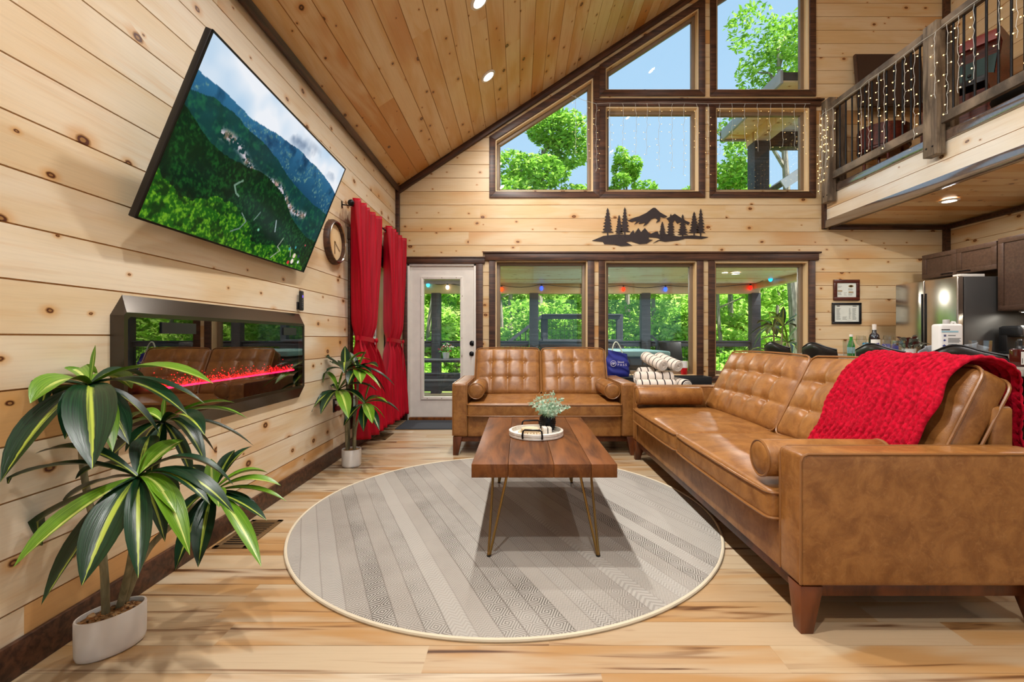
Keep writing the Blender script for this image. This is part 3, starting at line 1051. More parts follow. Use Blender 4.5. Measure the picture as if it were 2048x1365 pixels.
# ================================================================== COFFEE TABLE
tb = thing('coffee_table', 'walnut plank coffee table on brass hairpin legs standing on the round rug', 'table', (.12, 2.785, 0))
tx0, tx1, ty = .345, .345, .635
zt0, zt1 = .418, .482
for x0, x1 in ((-.345, -.172), (-.171, .045), (.046, .222), (.223, .345)):
    MB().box(x0, x1, -ty, ty, zt0, zt1).build('plank', MT['table'], tb, bevel=.0025)
for sx in (-1, 1):
    for sy in (-1, 1):
        fx, fy = sx * .272, sy * .565
        foot = Vector((fx, fy, .0235))
        m = MB()
        m.tube([(fx - sx * .02, fy - sy * .16, zt0), tuple(foot + Vector((-sx * .003, -sy * .01, .0)))], .0065, 8)
        m.tube([(fx - sx * .095, fy + sy * .0, zt0), tuple(foot + Vector((-sx * .010, 0, 0)))], .0065, 8)
        lg = m.ball(tuple(foot + Vector((-sx * .005, -sy * .004, -.001))), .0095, 10, 6).build('leg', MT['brass'], tb, smooth=True, angle=60)
        MB().box(fx - sx * .115, fx - sx * .0, min(fy, fy - sy * .17), max(fy, fy - sy * .17), zt0 - .003, zt0 + .0005).build('mounting_plate', MT['brass'], lg)
        MB().lathe([(.0, 0), (.011, 0), (.011, .005), (0, .006)], 12, (fx - sx * .005, fy - sy * .004, .0125)).build('floor_cap', MT['black'], lg, smooth=False)

MT['whitewash'] = dark_wood('whitewashed_wood', S(206, 196, 180), S(236, 230, 220), .6, (6, 40, 40))
tr = thing('serving_tray', 'round whitewashed wooden tray with two black handles on the coffee table', 'tray', (.105, 2.79, zt1))
MB().lathe([(0, 0), (.160, 0), (.166, .004), (.166, .014), (.160, .017), (.166, .020), (.166, .034), (.160, .037), (.150, .037), (.149, .012), (0, .012)], 48).build('tray_body', MT['whitewash'], tr, smooth=True, angle=30)
for sy in (-1, 1):
    a0 = R(-100 if sy < 0 else 100)
    q = lambda da, rr_, z: (rr_ * math.cos(a0 + da), rr_ * math.sin(a0 + da), z)
    MB().tube([q(-.34, .170, .012), q(-.34, .175, .03), q(-.33, .168, .055), q(-.28, .164, .062), q(.28, .164, .062), q(.33, .168, .055), q(.34, .175, .03), q(.34, .170, .012)], .0055, 8).build('handle', MT['black_metal'], tr, smooth=True)
# wooden bead coaster stack and little boxes on the tray
MT['pale_wood'] = dark_wood('pale_wood', S(196, 168, 128), S(232, 214, 184), .55, (6, 30, 30))
cs = thing('coaster_stack', 'pale round wooden coasters stacked on the white tray', 'coaster', (.070, 2.775, zt1 + .0128))
for i in range(3):
    MB().lathe([(0, 0), (.055, 0), (.057, .003), (.057, .008), (.055, .011), (0, .011)], 28, (0, 0, i * .0115)).build('coaster', MT['pale_wood'], cs, smooth=True, angle=30)
bd = MB()
for i in range(22):
    a = 2 * math.pi * i / 22
    bd.ball((.067 * math.cos(a), (.067 * math.sin(a)), .009), .0086, 8, 5)
o = bd.build('bead_garland', MT['pale_wood'], None, (.070, 2.775, zt1 + .0128), smooth=True)
tag(o, 'string of pale wooden beads circling the coasters on the tray', 'beads')
bx = thing('keepsake_box', 'small cream wooden box with a dark gap, on the tray beside the dark pot', 'box', (.163, 2.745, zt1 + .0128), R(8))
MB().box(-.022, .003, -.03, .03, 0, .048).build('body', MT['whitewash'], bx, bevel=.002)
MB().box(.0045, .007, -.03, .03, 0, .046).build('spine', MT['black'], bx)
MB().box(.0085, .030, -.03, .03, 0, .046).build('lid', MT['whitewash'], bx, bevel=.002)
# eucalyptus in a dimpled black pot
MT['eucalyptus'] = tree_leaf('eucalyptus_leaf', S(134, 172, 142), S(178, 206, 182), S(214, 230, 208))
eu = thing('eucalyptus_plant', 'frosty green eucalyptus sprigs in a dimpled black pot on the coffee table tray', 'plant', (.178, 2.845, zt1 + .0128))
pm = MB().lathe([(0, 0), (.026, 0), (.031, .004), (.044, .035), (.050, .062), (.047, .085), (.042, .098), (.038, .098), (.037, .085), (0, .084)], 28)
pot = pm.build('pot', MT['black_metal'], eu, smooth=True, angle=50)
st = MB()
for i in range(7):
    for j in range(18):
        z = .014 + i * .0125
        rr_ = .0335 + .0165 * math.sin(min(1.0, z / .062) * math.pi / 2) - max(0, z - .062) * .12
        a = 2 * math.pi * (j + .5 * (i % 2)) / 18
        st.ball((rr_ * math.cos(a), rr_ * math.sin(a), z), .0042, 6, 4)
o = st.build('dimple', MT['black_metal'], pot, smooth=True)
o['kind'] = 'stuff'
for i in range(26):
    a = 2 * math.pi * i / 26 * 2.38
    tilt = .10 + .95 * (i / 26) ** .9
    L = random.uniform(.12, .175)
    d = Vector((math.sin(tilt) * math.cos(a), math.sin(tilt) * math.sin(a), math.cos(tilt)))
    b0 = Vector((.02 * math.cos(a), .02 * math.sin(a), .09))
    tip = b0 + d * L + Vector((0, 0, -.03 * tilt))
    path = bez(b0, b0 + d * L * .5 + Vector((0, 0, .01)), tip, 9)
    m = MB()
    for k, p in enumerate(path[1:]):
        w = .0135 * (1 - .55 * k / 9)
        for sgn in (-1, 1):
            side = d.cross(Vector((math.cos(k * 1.6), math.sin(k * 1.6), .3))).normalized() * sgn
            up = d.cross(side).normalized()
            c = p + side * w * .9
            ang = [2 * math.pi * q / 6 for q in range(6)]
            m.add([c + (side * math.cos(q) * w + (d * .8 + up * .6).normalized() * math.sin(q) * w * .85) for q in ang], [tuple(range(6))])
    sp = m.build('sprig', MT['eucalyptus'], eu)

# ================================================================== RUG AND MATS
def rug_mat():
    t = NT('rug_weave', 0.95, 0.1)
    p = t.n('TexCoord').outputs['Object']
    sep = t.n('SeparateXYZ', Vector=p)
    x, y = sep.outputs[0], sep.outputs[1]
    a = t.math('ADD', t.math('MULTIPLY', x, .905), t.math('MULTIPLY', y, .426))     # across the bands
    s = t.math('SUBTRACT', t.math('MULTIPLY', y, .905), t.math('MULTIPLY', x, .426))  # along the bands
    aw = t.math('ADD', a, t.math('MULTIPLY', t.math('SUBTRACT', t.noise(p, 3.0, 2), .5), .012))
    bw = .083
    q = t.math('DIVIDE', aw, bw)
    band = t.math('FLOOR', q)
    f = t.math('FRACT', t.math('ADD', q, 40.0))
    r1 = t.n('TexWhiteNoise', {'noise_dimensions': '1D'}, W=t.math('ADD', band, 11.5))
    v1 = r1.outputs['Value']
    sp = t.n('SeparateColor', Color=r1.outputs['Color'])
    k = t.math('MULTIPLY_ADD', sp.outputs[1], 40.0, 38.0)
    tri = t.math('ABSOLUTE', t.math('SUBTRACT', t.math('FRACT', t.math('MULTIPLY', t.math('ADD', f, 1.0), t.math('MULTIPLY_ADD', sp.outputs[2], 2.0, 1.0))), .5))
    zz = t.math('FRACT', t.math('ADD', t.math('MULTIPLY', t.math('ADD', s, 20.0), k), t.math('MULTIPLY', tri, 2.4)))
    chev = t.smooth(t.math('ABSOLUTE', t.math('SUBTRACT', zz, .5)), .16, .26)
    # diamonds
    ds = t.math('ABSOLUTE', t.math('SUBTRACT', t.math('FRACT', t.math('MULTIPLY', t.math('ADD', s, 20.0), 11.0)), .5))
    dia = t.math('ADD', ds, t.math('ABSOLUTE', t.math('SUBTRACT', f, .5)))
    rings = t.smooth(t.math('SINE', t.math('MULTIPLY', dia, 38.0)), -.3, .3)
    pat = t.mix(t.math('GREATER_THAN', sp.outputs[0], .72), chev, rings)
    amount = t.math('MULTIPLY_ADD', t.math('POWER', v1, 1.5), .85, .28)
    wear = t.smooth(t.noise(p, 2.2, 4, .6), .34, .66, .45, 1.0)
    amt = t.math('MULTIPLY', amount, wear)
    c = t.mix(t.math('MULTIPLY', t.math('SUBTRACT', 1.0, pat), amt), S(174, 169, 160), S(66, 60, 54))
    line = t.math('MULTIPLY', t.smooth(t.math('ABSOLUTE', t.math('SUBTRACT', f, .5)), .455, .475), t.math('MULTIPLY_ADD', v1, .55, .12))
    c = t.mix(line, c, S(96, 88, 80))
    plainb = t.math('MULTIPLY', t.math('GREATER_THAN', sp.outputs[2], .8), .5)
    c = t.mix(plainb, c, S(160, 153, 143))
    big = t.smooth(t.noise(p, 1.4, 3), .35, .65)
    c = t.mix(t.math('MULTIPLY', big, .25), c, S(190, 184, 174))
    t.base(c)
    weave = t.n('TexVoronoi', Vector=p, Scale=320.0).outputs['Distance']
    t.bump(t.math('ADD', weave, pat), .5, .003)
    return t.m
rg = thing('round_rug', 'large round grey woven rug with diagonal patterned bands under the coffee table', 'rug', (-.075, 2.844, 0))
RR = 1.232
MB().lathe([(0, 0), (RR, 0), (RR, .009), (RR - .012, .012), (0, .012)], 120).build('pile', rug_mat(), rg)
MB().tube([(RR * math.cos(a), RR * math.sin(a), .007) for a in [2 * math.pi * i / 140 for i in range(140)]], .0085, 8, closed=True).build('binding', plain('rug_binding', S(214, 202, 176), .9), rg, smooth=True)

o = rounded_box(MB(), .44, .28, .006, .006, (10, 8, 1)).build('door_mat', plain('mat_grey', S(56, 60, 66), .95, bump=.4), None, (-1.02, 5.62, .0065), smooth=True)
tag(o, 'flat charcoal mat on the floor before the white door', 'mat')

def floor_vent(label, x0, x1, y0, y1):
    t = thing('floor_register', label, 'vent', ((x0 + x1) / 2, (y0 + y1) / 2, 0))
    hx, hy = (x1 - x0) / 2, (y1 - y0) / 2
    m = MB()
    for bx in ((-hx, hx, -hy, -hy + .028), (-hx, hx, hy - .028, hy), (-hx, -hx + .028, -hy, hy), (hx - .028, hx, -hy, hy)):
        m.box(*bx, .0, .006)
    m.build('frame', MT['register'], t, bevel=.0015)
    MB().box(-hx + .02, hx - .02, -hy + .02, hy - .02, .0003, .0015).build('well', MT['black'], t)
    n = 12
    for i in range(n):
        y = -hy + .035 + (2 * hy - .07) * i / (n - 1)
        MB().box(-hx + .026, hx - .026, y - .006, y + .004, .002, .005).build('louver', MT['register'], t)
MT['register'] = plain('register_brown', S(112, 86, 54), .45, .3)
floor_vent('brown slotted floor register beside the big potted plant', -1.572, -1.39, 2.326, 2.686)
floor_vent('brown slotted floor register just in front of the red curtain', -1.57, -1.41, 4.80, 5.13)

# ================================================================== TELEVISION
def noise2(W, H, f, oct=5, seed=1, gain=.55):
    r = np.random.default_rng(seed)
    out = np.zeros((H, W))
    amp, tot = 1.0, 0
    y, x = np.mgrid[0:H, 0:W]
    for o in range(oct):
        gx, gy = int(f * W / H * 2 ** o) + 2, int(f * 2 ** o) + 2
        g = r.random((gy + 1, gx + 1))
        fx, fy = x / W * gx, y / H * gy
        ix, iy = fx.astype(int), fy.astype(int)
        tx, ty_ = fx - ix, fy - iy
        tx, ty_ = tx * tx * (3 - 2 * tx), ty_ * ty_ * (3 - 2 * ty_)
        v = (g[iy, ix] * (1 - tx) + g[iy, ix + 1] * tx) * (1 - ty_) + (g[iy + 1, ix] * (1 - tx) + g[iy + 1, ix + 1] * tx) * ty_
        out += amp * v
        tot += amp
        amp *= gain
    return out / tot
def tv_picture(W, H):
    v, u = np.mgrid[0:H, 0:W]
    u, v = u / (W - 1), v / (H - 1)
    n1, n2, n3, n4 = (noise2(W, H, f, 5, s) for f, s in ((3, 1), (10, 2), (28, 3), (60, 4)))
    def mixc(a, b, t):
        t = np.clip(t, 0, 1)[..., None]
        return a * (1 - t) + np.array(b, float) * t
    img = np.zeros((H, W, 3)) + np.array([236, 240, 246.])
    img = mixc(img, (176, 206, 232), (noise2(W, H, 2, 4, 9) - .45) * 3 * (v < .3))
    img = mixc(img, (120, 140, 166), ((noise2(W, H, 3, 5, 21) - .53) * 6) * (u > .45) * np.clip(1 - np.abs(v - .10) * 12, 0, 1))
    ridge = .15 + .05 * np.sin(u * 5 + 1.2) + .085 * u + .05 * (n1 - .5)
    m = (v > ridge)
    blue = mixc(np.zeros((H, W, 3)) + np.array([46, 104, 142.]), (18, 62, 92), (v - ridge) * 3.4)
    blue = mixc(blue, (118, 156, 140), (n4 - .56) * 6 * (v - ridge < .22) * (n1 > .42) * .7)
    blue = mixc(blue, (12, 48, 78), (n2 - .5) * 2.5)
    img = np.where(m[..., None], blue, img)
    ridge2 = .30 + .06 * np.sin(u * 6 + 3) + .10 * u + .08 * (n1 - .5)
    d2 = mixc(np.zeros((H, W, 3)) + np.array([18, 66, 70.]), (10, 44, 40), n2)
    img = np.where((v > ridge2)[..., None], mixc(d2, (30, 96, 66), (n3 - .5) * 3), img)
    town = np.exp(-((v - (.36 + .26 * u + .03 * np.sin(u * 20))) / .028) ** 2) * (u > .16) * (u < .82)
    img = mixc(img, (206, 196, 204), town * (n4 > .50) * 1.0)
    img = mixc(img, (168, 110, 96), town * (n3 > .58) * .6)
    ridge3 = .40 + .30 * np.clip(u, 0, 1) ** 1.3 + .05 * np.sin(u * 9) + .06 * (n1 - .5)
    g = mixc(np.zeros((H, W, 3)) + np.array([6, 34, 18.]), (22, 74, 28), (n4 - .44) * 4)
    g = mixc(g, (8, 30, 16), (n2 - .52) * 5)
    img = np.where((v > ridge3)[..., None], g, img)
    near = .72 + .22 * u + .06 * np.sin(u * 14) + .12 * (n2 - .5)
    b = mixc(np.zeros((H, W, 3)) + np.array([24, 84, 18.]), (104, 160, 34), (n4 - .47) * 5)
    b = mixc(b, (14, 52, 16), (n3 - .5) * 5)
    img = np.where((v > near)[..., None], b, img)
    def stroke(pts, w, c):
        nonlocal img
        for (x0, y0), (x1, y1) in zip(pts[:-1], pts[1:]):
            L2 = (x1 - x0) ** 2 * 3.2 + (y1 - y0) ** 2
            t = np.clip(((u - x0) * (x1 - x0) * 3.2 + (v - y0) * (y1 - y0)) / max(L2, 1e-9), 0, 1)
            d = np.sqrt(((u - x0 - t * (x1 - x0)) * 1.78) ** 2 + (v - y0 - t * (y1 - y0)) ** 2)
            img = mixc(img, c, (d < w) * 1.0)
    stroke([(.34, .57), (.31, .62), (.33, .66), (.35, .67)], .006, (110, 140, 120))
    stroke([(.50, .70), (.48, .77)], .004, (110, 134, 120))
    stroke([(.40, .76), (.44, .80), (.42, .86), (.38, .9)], .004, (110, 134, 120))
    stroke([(.62, .70), (.64, .78)], .005, (160, 176, 176))
    stroke([(.72, .80), (.70, .88), (.73, .90), (.68, .98)], .004, (150, 160, 140))
    stroke([(.80, .84), (.83, .92)], .004, (160, 160, 150))
    for x, y, w, c in ((.86, .90, .02, (226, 206, 186)), (.86, .95, .022, (236, 222, 210)), (.90, .89, .016, (40, 48, 70)), (.915, .94, .014, (226, 230, 240)), (.83, .97, .016, (210, 40, 60)), (.80, .86, .014, (50, 140, 140)), (.845, .83, .012, (60, 150, 150)), (.53, .82, .010, (120, 190, 160)), (.92, .78, .007, (214, 80, 90))):
        img = mixc(img, c, (np.hypot((u - x) * 1.78, (v - y)) < w) * 1.0)
    return img / 255
TW, TH_ = 1.50, .815
tl, trr, bl_ = Vector((-1.222, 1.813, 2.312)), Vector((-1.263, 3.313, 2.311)), Vector((-1.53, 1.83, 1.544))
ex = (trr - tl).normalized()
ez = (tl - bl_)
ez = (ez - ex * ez.dot(ex)).normalized()
en = ex.cross(ez)                # towards the room
rot = Matrix((ex, ez, en)).transposed()
TVC = (tl + trr) / 2 - ez * (TH_ / 2)
tv = thing('television', 'large wall-mounted television tilted down, showing a forested mountain valley', 'television', TVC)
MB().box(-TW / 2, TW / 2, -TH_ / 2, TH_ / 2, -.03, -.001).build('housing', MT['black'], tv, (0, 0, 0), rot, bevel=.004)
nx, ny = 400, 218
pic = tv_picture(nx + 1, ny + 1)
sw, sh = TW / 2 - .008, TH_ / 2 - .009
m = MB()
m.v = [(-sw + 2 * sw * i / nx, sh - 2 * sh * j / ny, .0) for j in range(ny + 1) for i in range(nx + 1)]
m.f = [(j * (nx + 1) + i, (j + 1) * (nx + 1) + i, (j + 1) * (nx + 1) + i + 1, j * (nx + 1) + i + 1) for j in range(ny) for i in range(nx)]
me = bpy.data.meshes.new('screen')
me.from_pydata(m.v, [], m.f)
ca = me.color_attributes.new('picture', 'FLOAT_COLOR', 'POINT')
lin = np.where(pic <= .04045, pic / 12.92, ((pic + .055) / 1.055) ** 2.4)
ca.data.foreach_set('color', np.concatenate([lin, np.ones((*lin.shape[:2], 1))], -1).astype(np.float32).ravel())
t_ = NT('screen_picture', .12, .1, 0, (0.005, 0.005, 0.005, 1))
at_n = t_.n('Attribute', {'attribute_name': 'picture'})
t_.t.links.new(at_n.outputs['Color'], t_.b.inputs['Emission Color'])
t_.b.inputs['Emission Strength'].default_value = 1.0
me.materials.append(t_.m)
put('screen', me, tv, (0, 0, 0), rot)
m = MB()
for bx in ((-TW / 2, TW / 2, -TH_ / 2, -sh), (-TW / 2, TW / 2, sh, TH_ / 2), (-TW / 2, -sw, -TH_ / 2, TH_ / 2), (sw, TW / 2, -TH_ / 2, TH_ / 2)):
    m.box(*bx, -.002, .004)
m.build('bezel', MT['black_metal'], tv, (0, 0, 0), rot)
ms = MB()
wallp = Vector((XL, TVC.y, TVC.z - .05)) - TVC
ms.box(wallp.x, wallp.x + .015, -.25, .25, wallp.z - .12, wallp.z + .12)
for dy in (-.18, .18):
    ms.tube([(wallp.x + .01, dy, wallp.z + .08), tuple(rot @ Vector((dy, .12, -.03)))], .014, 6)
    ms.tube([(wallp.x + .01, dy, wallp.z - .08), tuple(rot @ Vector((dy, -.14, -.03)))], .014, 6)
ms.build('wall_mount', MT['black_metal'], tv)

# ================================================================== CLOCK, REMOTE, OUTLET
ck = thing('wall_clock', 'round dark-rimmed clock with a plain pale wooden face beside the television', 'clock', (XL, 3.93, 1.905))
MX = Matrix.Rotation(R(90), 4, 'Y')
MB().lathe([(.155, 0), (.192, 0), (.194, .02), (.182, .045), (.172, .05), (.165, .044), (.163, .02), (.155, .018)], 48, (0, 0, 0), MX).build('rim', MT['trim'], ck, smooth=True, angle=35)
MB().lathe([(.163, .046), (.170, .053), (.174, .049)], 48, (0, 0, 0), MX).build('inner_ring', MT['steel'], ck, smooth=True)
MB().lathe([(0, .0), (.164, 0), (.164, .018), (0, .018)], 48, (0, 0, 0), MX).build('face', MT['pine_trim'], ck)
MB().box(.0195, .021, -.004, .004, -.10, .012).build('hour_hand', MT['trim'], ck)
MB().box(.0215, .023, -.003, .003, -.014, .12).build('minute_hand', MT['trim'], ck, (0, 0, 0), (R(-120), 0, 0))
MB().lathe([(0, .018), (.007, .018), (.007, .026), (0, .026)], 12, (0, 0, 0), MX).build('hub', MT['brass'], ck)
rc = thing('remote_control', 'slim black remote control in a wall holder above the fireplace end', 'remote', (XL, 3.315, 1.35))
MB().box(0, .012, -.024, .024, -.065, -.01).build('holder', MT['black'], rc, bevel=.002)
o = rounded_box(MB(), .011, .020, .072, .008, (1, 2, 4)).build('body', MT['black'], rc, (.024, 0, 0), smooth=True)
MB().box(.0345, .0355, -.008, .008, .022, .04).build('display', glow('violet_display', S(96, 70, 200), 1.0), rc)
bt = MB()
for i in range(4):
    for j in (-1, 1):
        bt.box(.0345, .0365, j * .008 - .004, j * .008 + .004, -.05 + i * .016, -.042 + i * .016)
bt.build('button', plain('grey_key', S(90, 90, 96), .5), rc)
ol = thing('wall_outlet', 'small dark outlet with a red plug, low on the wall behind the far plant', 'outlet', (XL, 3.97, .49))
MB().box(0, .008, -.036, .036, -.058, .058).build('plate', MT['black'], ol, bevel=.002)
MB().box(.008, .05, -.018, .018, -.045, -.005).build('plug', plain('red_plug', S(120, 16, 24), .5), ol, bevel=.004)
MB().box(.008, .03, -.012, .012, .012, .04).build('adapter', MT['white_paint'], ol, bevel=.003)

# ================================================================== FIREPLACE
fp = thing('electric_fireplace', 'long black glass electric fireplace with glowing red embers on the left wall', 'fireplace', (XL, 2.56, 0))
fy0, fy1 = 1.79 - 2.56, 3.33 - 2.56
gz0_, gz1_, oz0, oz1 = .72, 1.182, .645, 1.255
PX = .046
t_ = NT('fireplace_frame', .2, .8, .6, S(66, 56, 44))
MT['fire_frame'] = t_.m
fr_ = MB()
# octagonal bevelled surround from the wall up to the glass plane
iy0, iy1 = fy0 + .012, fy1 - .012
ou = [(fy0 + .055, oz0), (fy1 - .0, oz0), (fy1 + .055, oz0 + .07), (fy1 + .055, oz1 - .07), (fy1 - .0, oz1), (fy0 + .055, oz1), (fy0, oz1 - .085), (fy0, oz0 + .085)]
inn = [(iy0 + .012, gz0_), (iy1 - .012, gz0_), (iy1, gz0_ + .012), (iy1, gz1_ - .012), (iy1 - .012, gz1_), (iy0 + .012, gz1_), (iy0, gz1_ - .012), (iy0, gz0_ + .012)]
vs = [(0, y, z) for y, z in ou] + [(PX, y, z) for y, z in inn]
inn2 = [(iy0 + .03, gz0_ + .018), (iy1 - .03, gz0_ + .018), (iy1 - .018, gz0_ + .03), (iy1 - .018, gz1_ - .03), (iy1 - .03, gz1_ - .018), (iy0 + .03, gz1_ - .018), (iy0 + .018, gz1_ - .03), (iy0 + .018, gz0_ + .03)]
vs += [(PX, y, z) for y, z in inn2] + [(PX - .006, y, z) for y, z in inn2]
fs = []
for k in (0, 8, 16):
    fs += [(k + i, k + (i + 1) % 8, k + 8 + (i + 1) % 8, k + 8 + i) for i in range(8)]
fr_.add(vs, fs).build('surround', MT['fire_frame'], fp)
MB().box(.001, .006, iy0 + .01, iy1 - .01, gz0_ + .01, gz1_ - .01).build('firebox', MT['black'], fp)
t_ = NT('smoked_mirror_glass')
tr_ = t_.n('BsdfTransparent', Color=(.62, .56, .54, 1))
gl_ = t_.n('BsdfGlossy', Color=(.92, .9, .86, 1), Roughness=0.0)
fre = t_.n('LayerWeight', Blend=.5)
mx_ = t_.n('MixShader')
t_.set(mx_.inputs[0], t_.math('MULTIPLY_ADD', t_.math('POWER', fre.outputs['Facing'], 4.0), .6, .17))
t_.t.links.new(tr_.outputs[0], mx_.inputs[1])
t_.t.links.new(gl_.outputs[0], mx_.inputs[2])
t_.t.links.new(mx_.outputs[0], t_.out.inputs[0])
MB().box(PX - .006, PX - .003, iy0 + .014, iy1 - .014, gz0_ + .014, gz1_ - .014).build('glass_front', t_.m, fp)
ey0, ey1 = 1.98 - 2.56, 3.20 - 2.56
MB().box(.008, .030, ey0, ey1, .850, .857).build('ember_tray', glow('ember_glow', S(255, 30, 90), 14.0), fp)
em = MB()
for i in range(700):
    y = random.uniform(ey0, ey1)
    h = random.expovariate(1 / .014)
    if h > .12:
        continue
    s = random.uniform(.0014, .0036)
    em.ball((random.uniform(.01, .034), y, .858 + h), s, 5, 3)
o = em.build('ember_crystals', glow('ember_crystal', S(255, 40, 50), 4.0), fp)
o['kind'] = 'stuff'
for y0, y1 in ((1.99, 2.20), (3.02, 3.19)):
    MB().box(PX - .004, PX + .003, y0 - 2.56, y1 - 2.56, 1.098, 1.148).build('dark_panel', MT['black'], fp)  # plain black rectangles laid on the upper glass

# ================================================================== CURTAINS
t_ = NT('red_satin', .5, .22)
uvs = t_.n('TexCoord').outputs['UV']
t_.base(t_.mix(t_.smooth(t_.noise(t_.scale(uvs, (60, 4, 1)), 1.0, 3), .3, .7), S(150, 0, 20), S(182, 0, 34)))
t_.bump(t_.noise(t_.scale(uvs, (8, 60, 1)), 1.0, 2), .15, .003)
MT['satin'] = t_.m
CX, RODZ = -1.505, 2.29
def curtain(label, top, tie, bot, ztie, zbot, sash_side, flare):
    yc = (top[0] + top[1]) / 2
    t = thing('curtain', label, 'curtain', (CX, yc, 0), 0, 'red curtains on the left wall window')
    zt = RODZ + .055
    NF = 5
    def fn(u, v):
        z = zt + (zbot - zt) * v
        if z > ztie:
            s = max(0.0, (zt - z) / (zt - ztie))
            e = s ** 1.8
            y0 = top[0] + (tie[0] - top[0]) * e
            y1 = top[1] + (tie[1] - top[1]) * e
        else:
            s = min(1.0, (ztie - z) / (ztie - zbot))
            e = 1 - (1 - s) ** 2.2
            y0 = tie[0] + (bot[0] - tie[0]) * e
            y1 = tie[1] + (bot[1] - tie[1]) * e
        pinch = math.exp(-((z - ztie) / .10) ** 2)
        amp = .062 * (1 - .55 * pinch) * (1 + .35 * max(0, (ztie - z)))
        ph = 2 * math.pi * NF * u + .9 * math.sin(v * 4 + u * 3)
        x = amp * math.sin(ph) + .012 * math.sin(3 * math.pi * u + v * 5)
        x += flare * max(0, ztie - z) * .10
        y = y0 + (y1 - y0) * u + .010 * math.cos(ph)
        return (x, y - yc, z)
    o = MB().grid(fn, 110, 70).build('panel', MT['satin'], t, smooth=True, angle=180)
    md = o.modifiers.new('thick', 'SOLIDIFY')
    md.thickness = .003
    ring = [(.058 * math.sin(a), (tie[0] + tie[1]) / 2 - yc + ((tie[1] - tie[0]) / 2 + .012) * math.cos(a), ztie - .02 * math.cos(a) * sash_side) for a in [2 * math.pi * i / 24 for i in range(24)]]
    sb = MB()
    vs = [(p[0], p[1], p[2] + d) for p in ring for d in (-.022, .022)]
    sb.add(vs, [(2 * i, 2 * ((i + 1) % 24), 2 * ((i + 1) % 24) + 1, 2 * i + 1) for i in range(24)])
    yk = (tie[1] if sash_side > 0 else tie[0]) - yc - .06 * sash_side
    sb.ball((.058, yk, ztie - .01), .024, 10, 6, (.7, 1, 1.1))
    for dx in (0, .02):
        sb.box(.055 - dx * .3, .060 - dx * .3, yk - .026 + dx, yk + .012 + dx, ztie - .38 - dx * 3, ztie - .02)
    sb.build('tieback', MT['satin'], t, smooth=True)
    for i in range(NF * 2):
        u = (i + .25) / (NF * 2)
        y = top[0] + (top[1] - top[0]) * u - yc
        x = .0
        sgn = 1 if i % 2 else -1
        MB().tube([(x + .021 * math.cos(a) * .5 * 0 + .004 * sgn, y + .021 * math.cos(a), RODZ + .021 * math.sin(a)) for a in [2 * math.pi * k / 18 for k in range(18)]], .0055, 6, closed=True).build('grommet', MT['chrome'], t, smooth=True)
    return t
curtain('red curtain nearer the television, tied back with a sash', (4.10, 4.88), (4.23, 4.68), (4.16, 5.08), 1.06, .14, 1, .6)
curtain('red curtain beside the white door, tied back with a sash', (5.12, 5.92), (5.20, 5.74), (5.12, 5.92), 1.04, .11, 1, .15)
rd = thing('curtain_rod', 'black curtain rod with ball finials above the left wall window', 'curtain rod', (CX, 5.0, RODZ))
MB().tube([(0, -.90, 0), (0, .93, 0)], .0095, 10).build('rod', MT['black_metal'], rd, smooth=True)
for s, y in ((-1, -.925), (1, .945)):
    MB().ball((0, y, 0), .030, 14, 8).build('finial', MT['black_metal'], rd, smooth=True)
for y in (-.87, .9):
    MB().tube([(XL - CX, y, -.0), (0, y, -.012)], .006, 6).box(XL - CX, XL - CX + .006, y - .012, y + .012, -.03, .03).build('bracket', MT['black_metal'], rd)

# ================================================================== POTTED DRACAENAS
MT['leaf_dark'] = MT['dracaena']
def strap_mat(name, a, b, stripe, spec=.5):
    t = NT(name, .3, spec)
    uv = t.n('TexCoord').outputs['UV']
    sep = t.n('SeparateXYZ', Vector=uv)
    v = t.math('ABSOLUTE', t.math('SUBTRACT', sep.outputs[1], 0.5))
    lines = t.noise(t.scale(uv, (1.5, 30, 1)), 1.0, 2)
    c = t.mix(t.smooth(lines, .35, .7), a, b)
    w = t.math('MULTIPLY_ADD', sep.outputs[0], -.08, .14)
    st = t.smooth(v, w, t.math('MULTIPLY', w, .55))
    ob = t.n('ObjectInfo').outputs['Random']
    so = t.vmath('ADD', t.scale(uv, (1.4, 18, 1)), t.n('CombineXYZ', X=t.math('MULTIPLY', ob, 30.0), Y=0.0, Z=0.0).outputs[0])
    streak = t.smooth(t.noise(so, 1.0, 1), .28, .55)
    t.base(t.mix(t.math('MULTIPLY', st, streak), c, stripe))
    t.bump(lines, .25, .002)
    return t.m
MT['leaf_dark'] = strap_mat('dracaena_dark', S(10, 38, 20), S(24, 64, 34), S(170, 186, 70), .38)
MT['leaf_light'] = strap_mat('dracaena_light', S(76, 120, 18), S(116, 158, 40), S(196, 208, 110))
MT['stem'] = dark_wood('dracaena_stem', S(96, 90, 64), S(150, 142, 108), .7, (20, 20, 6))

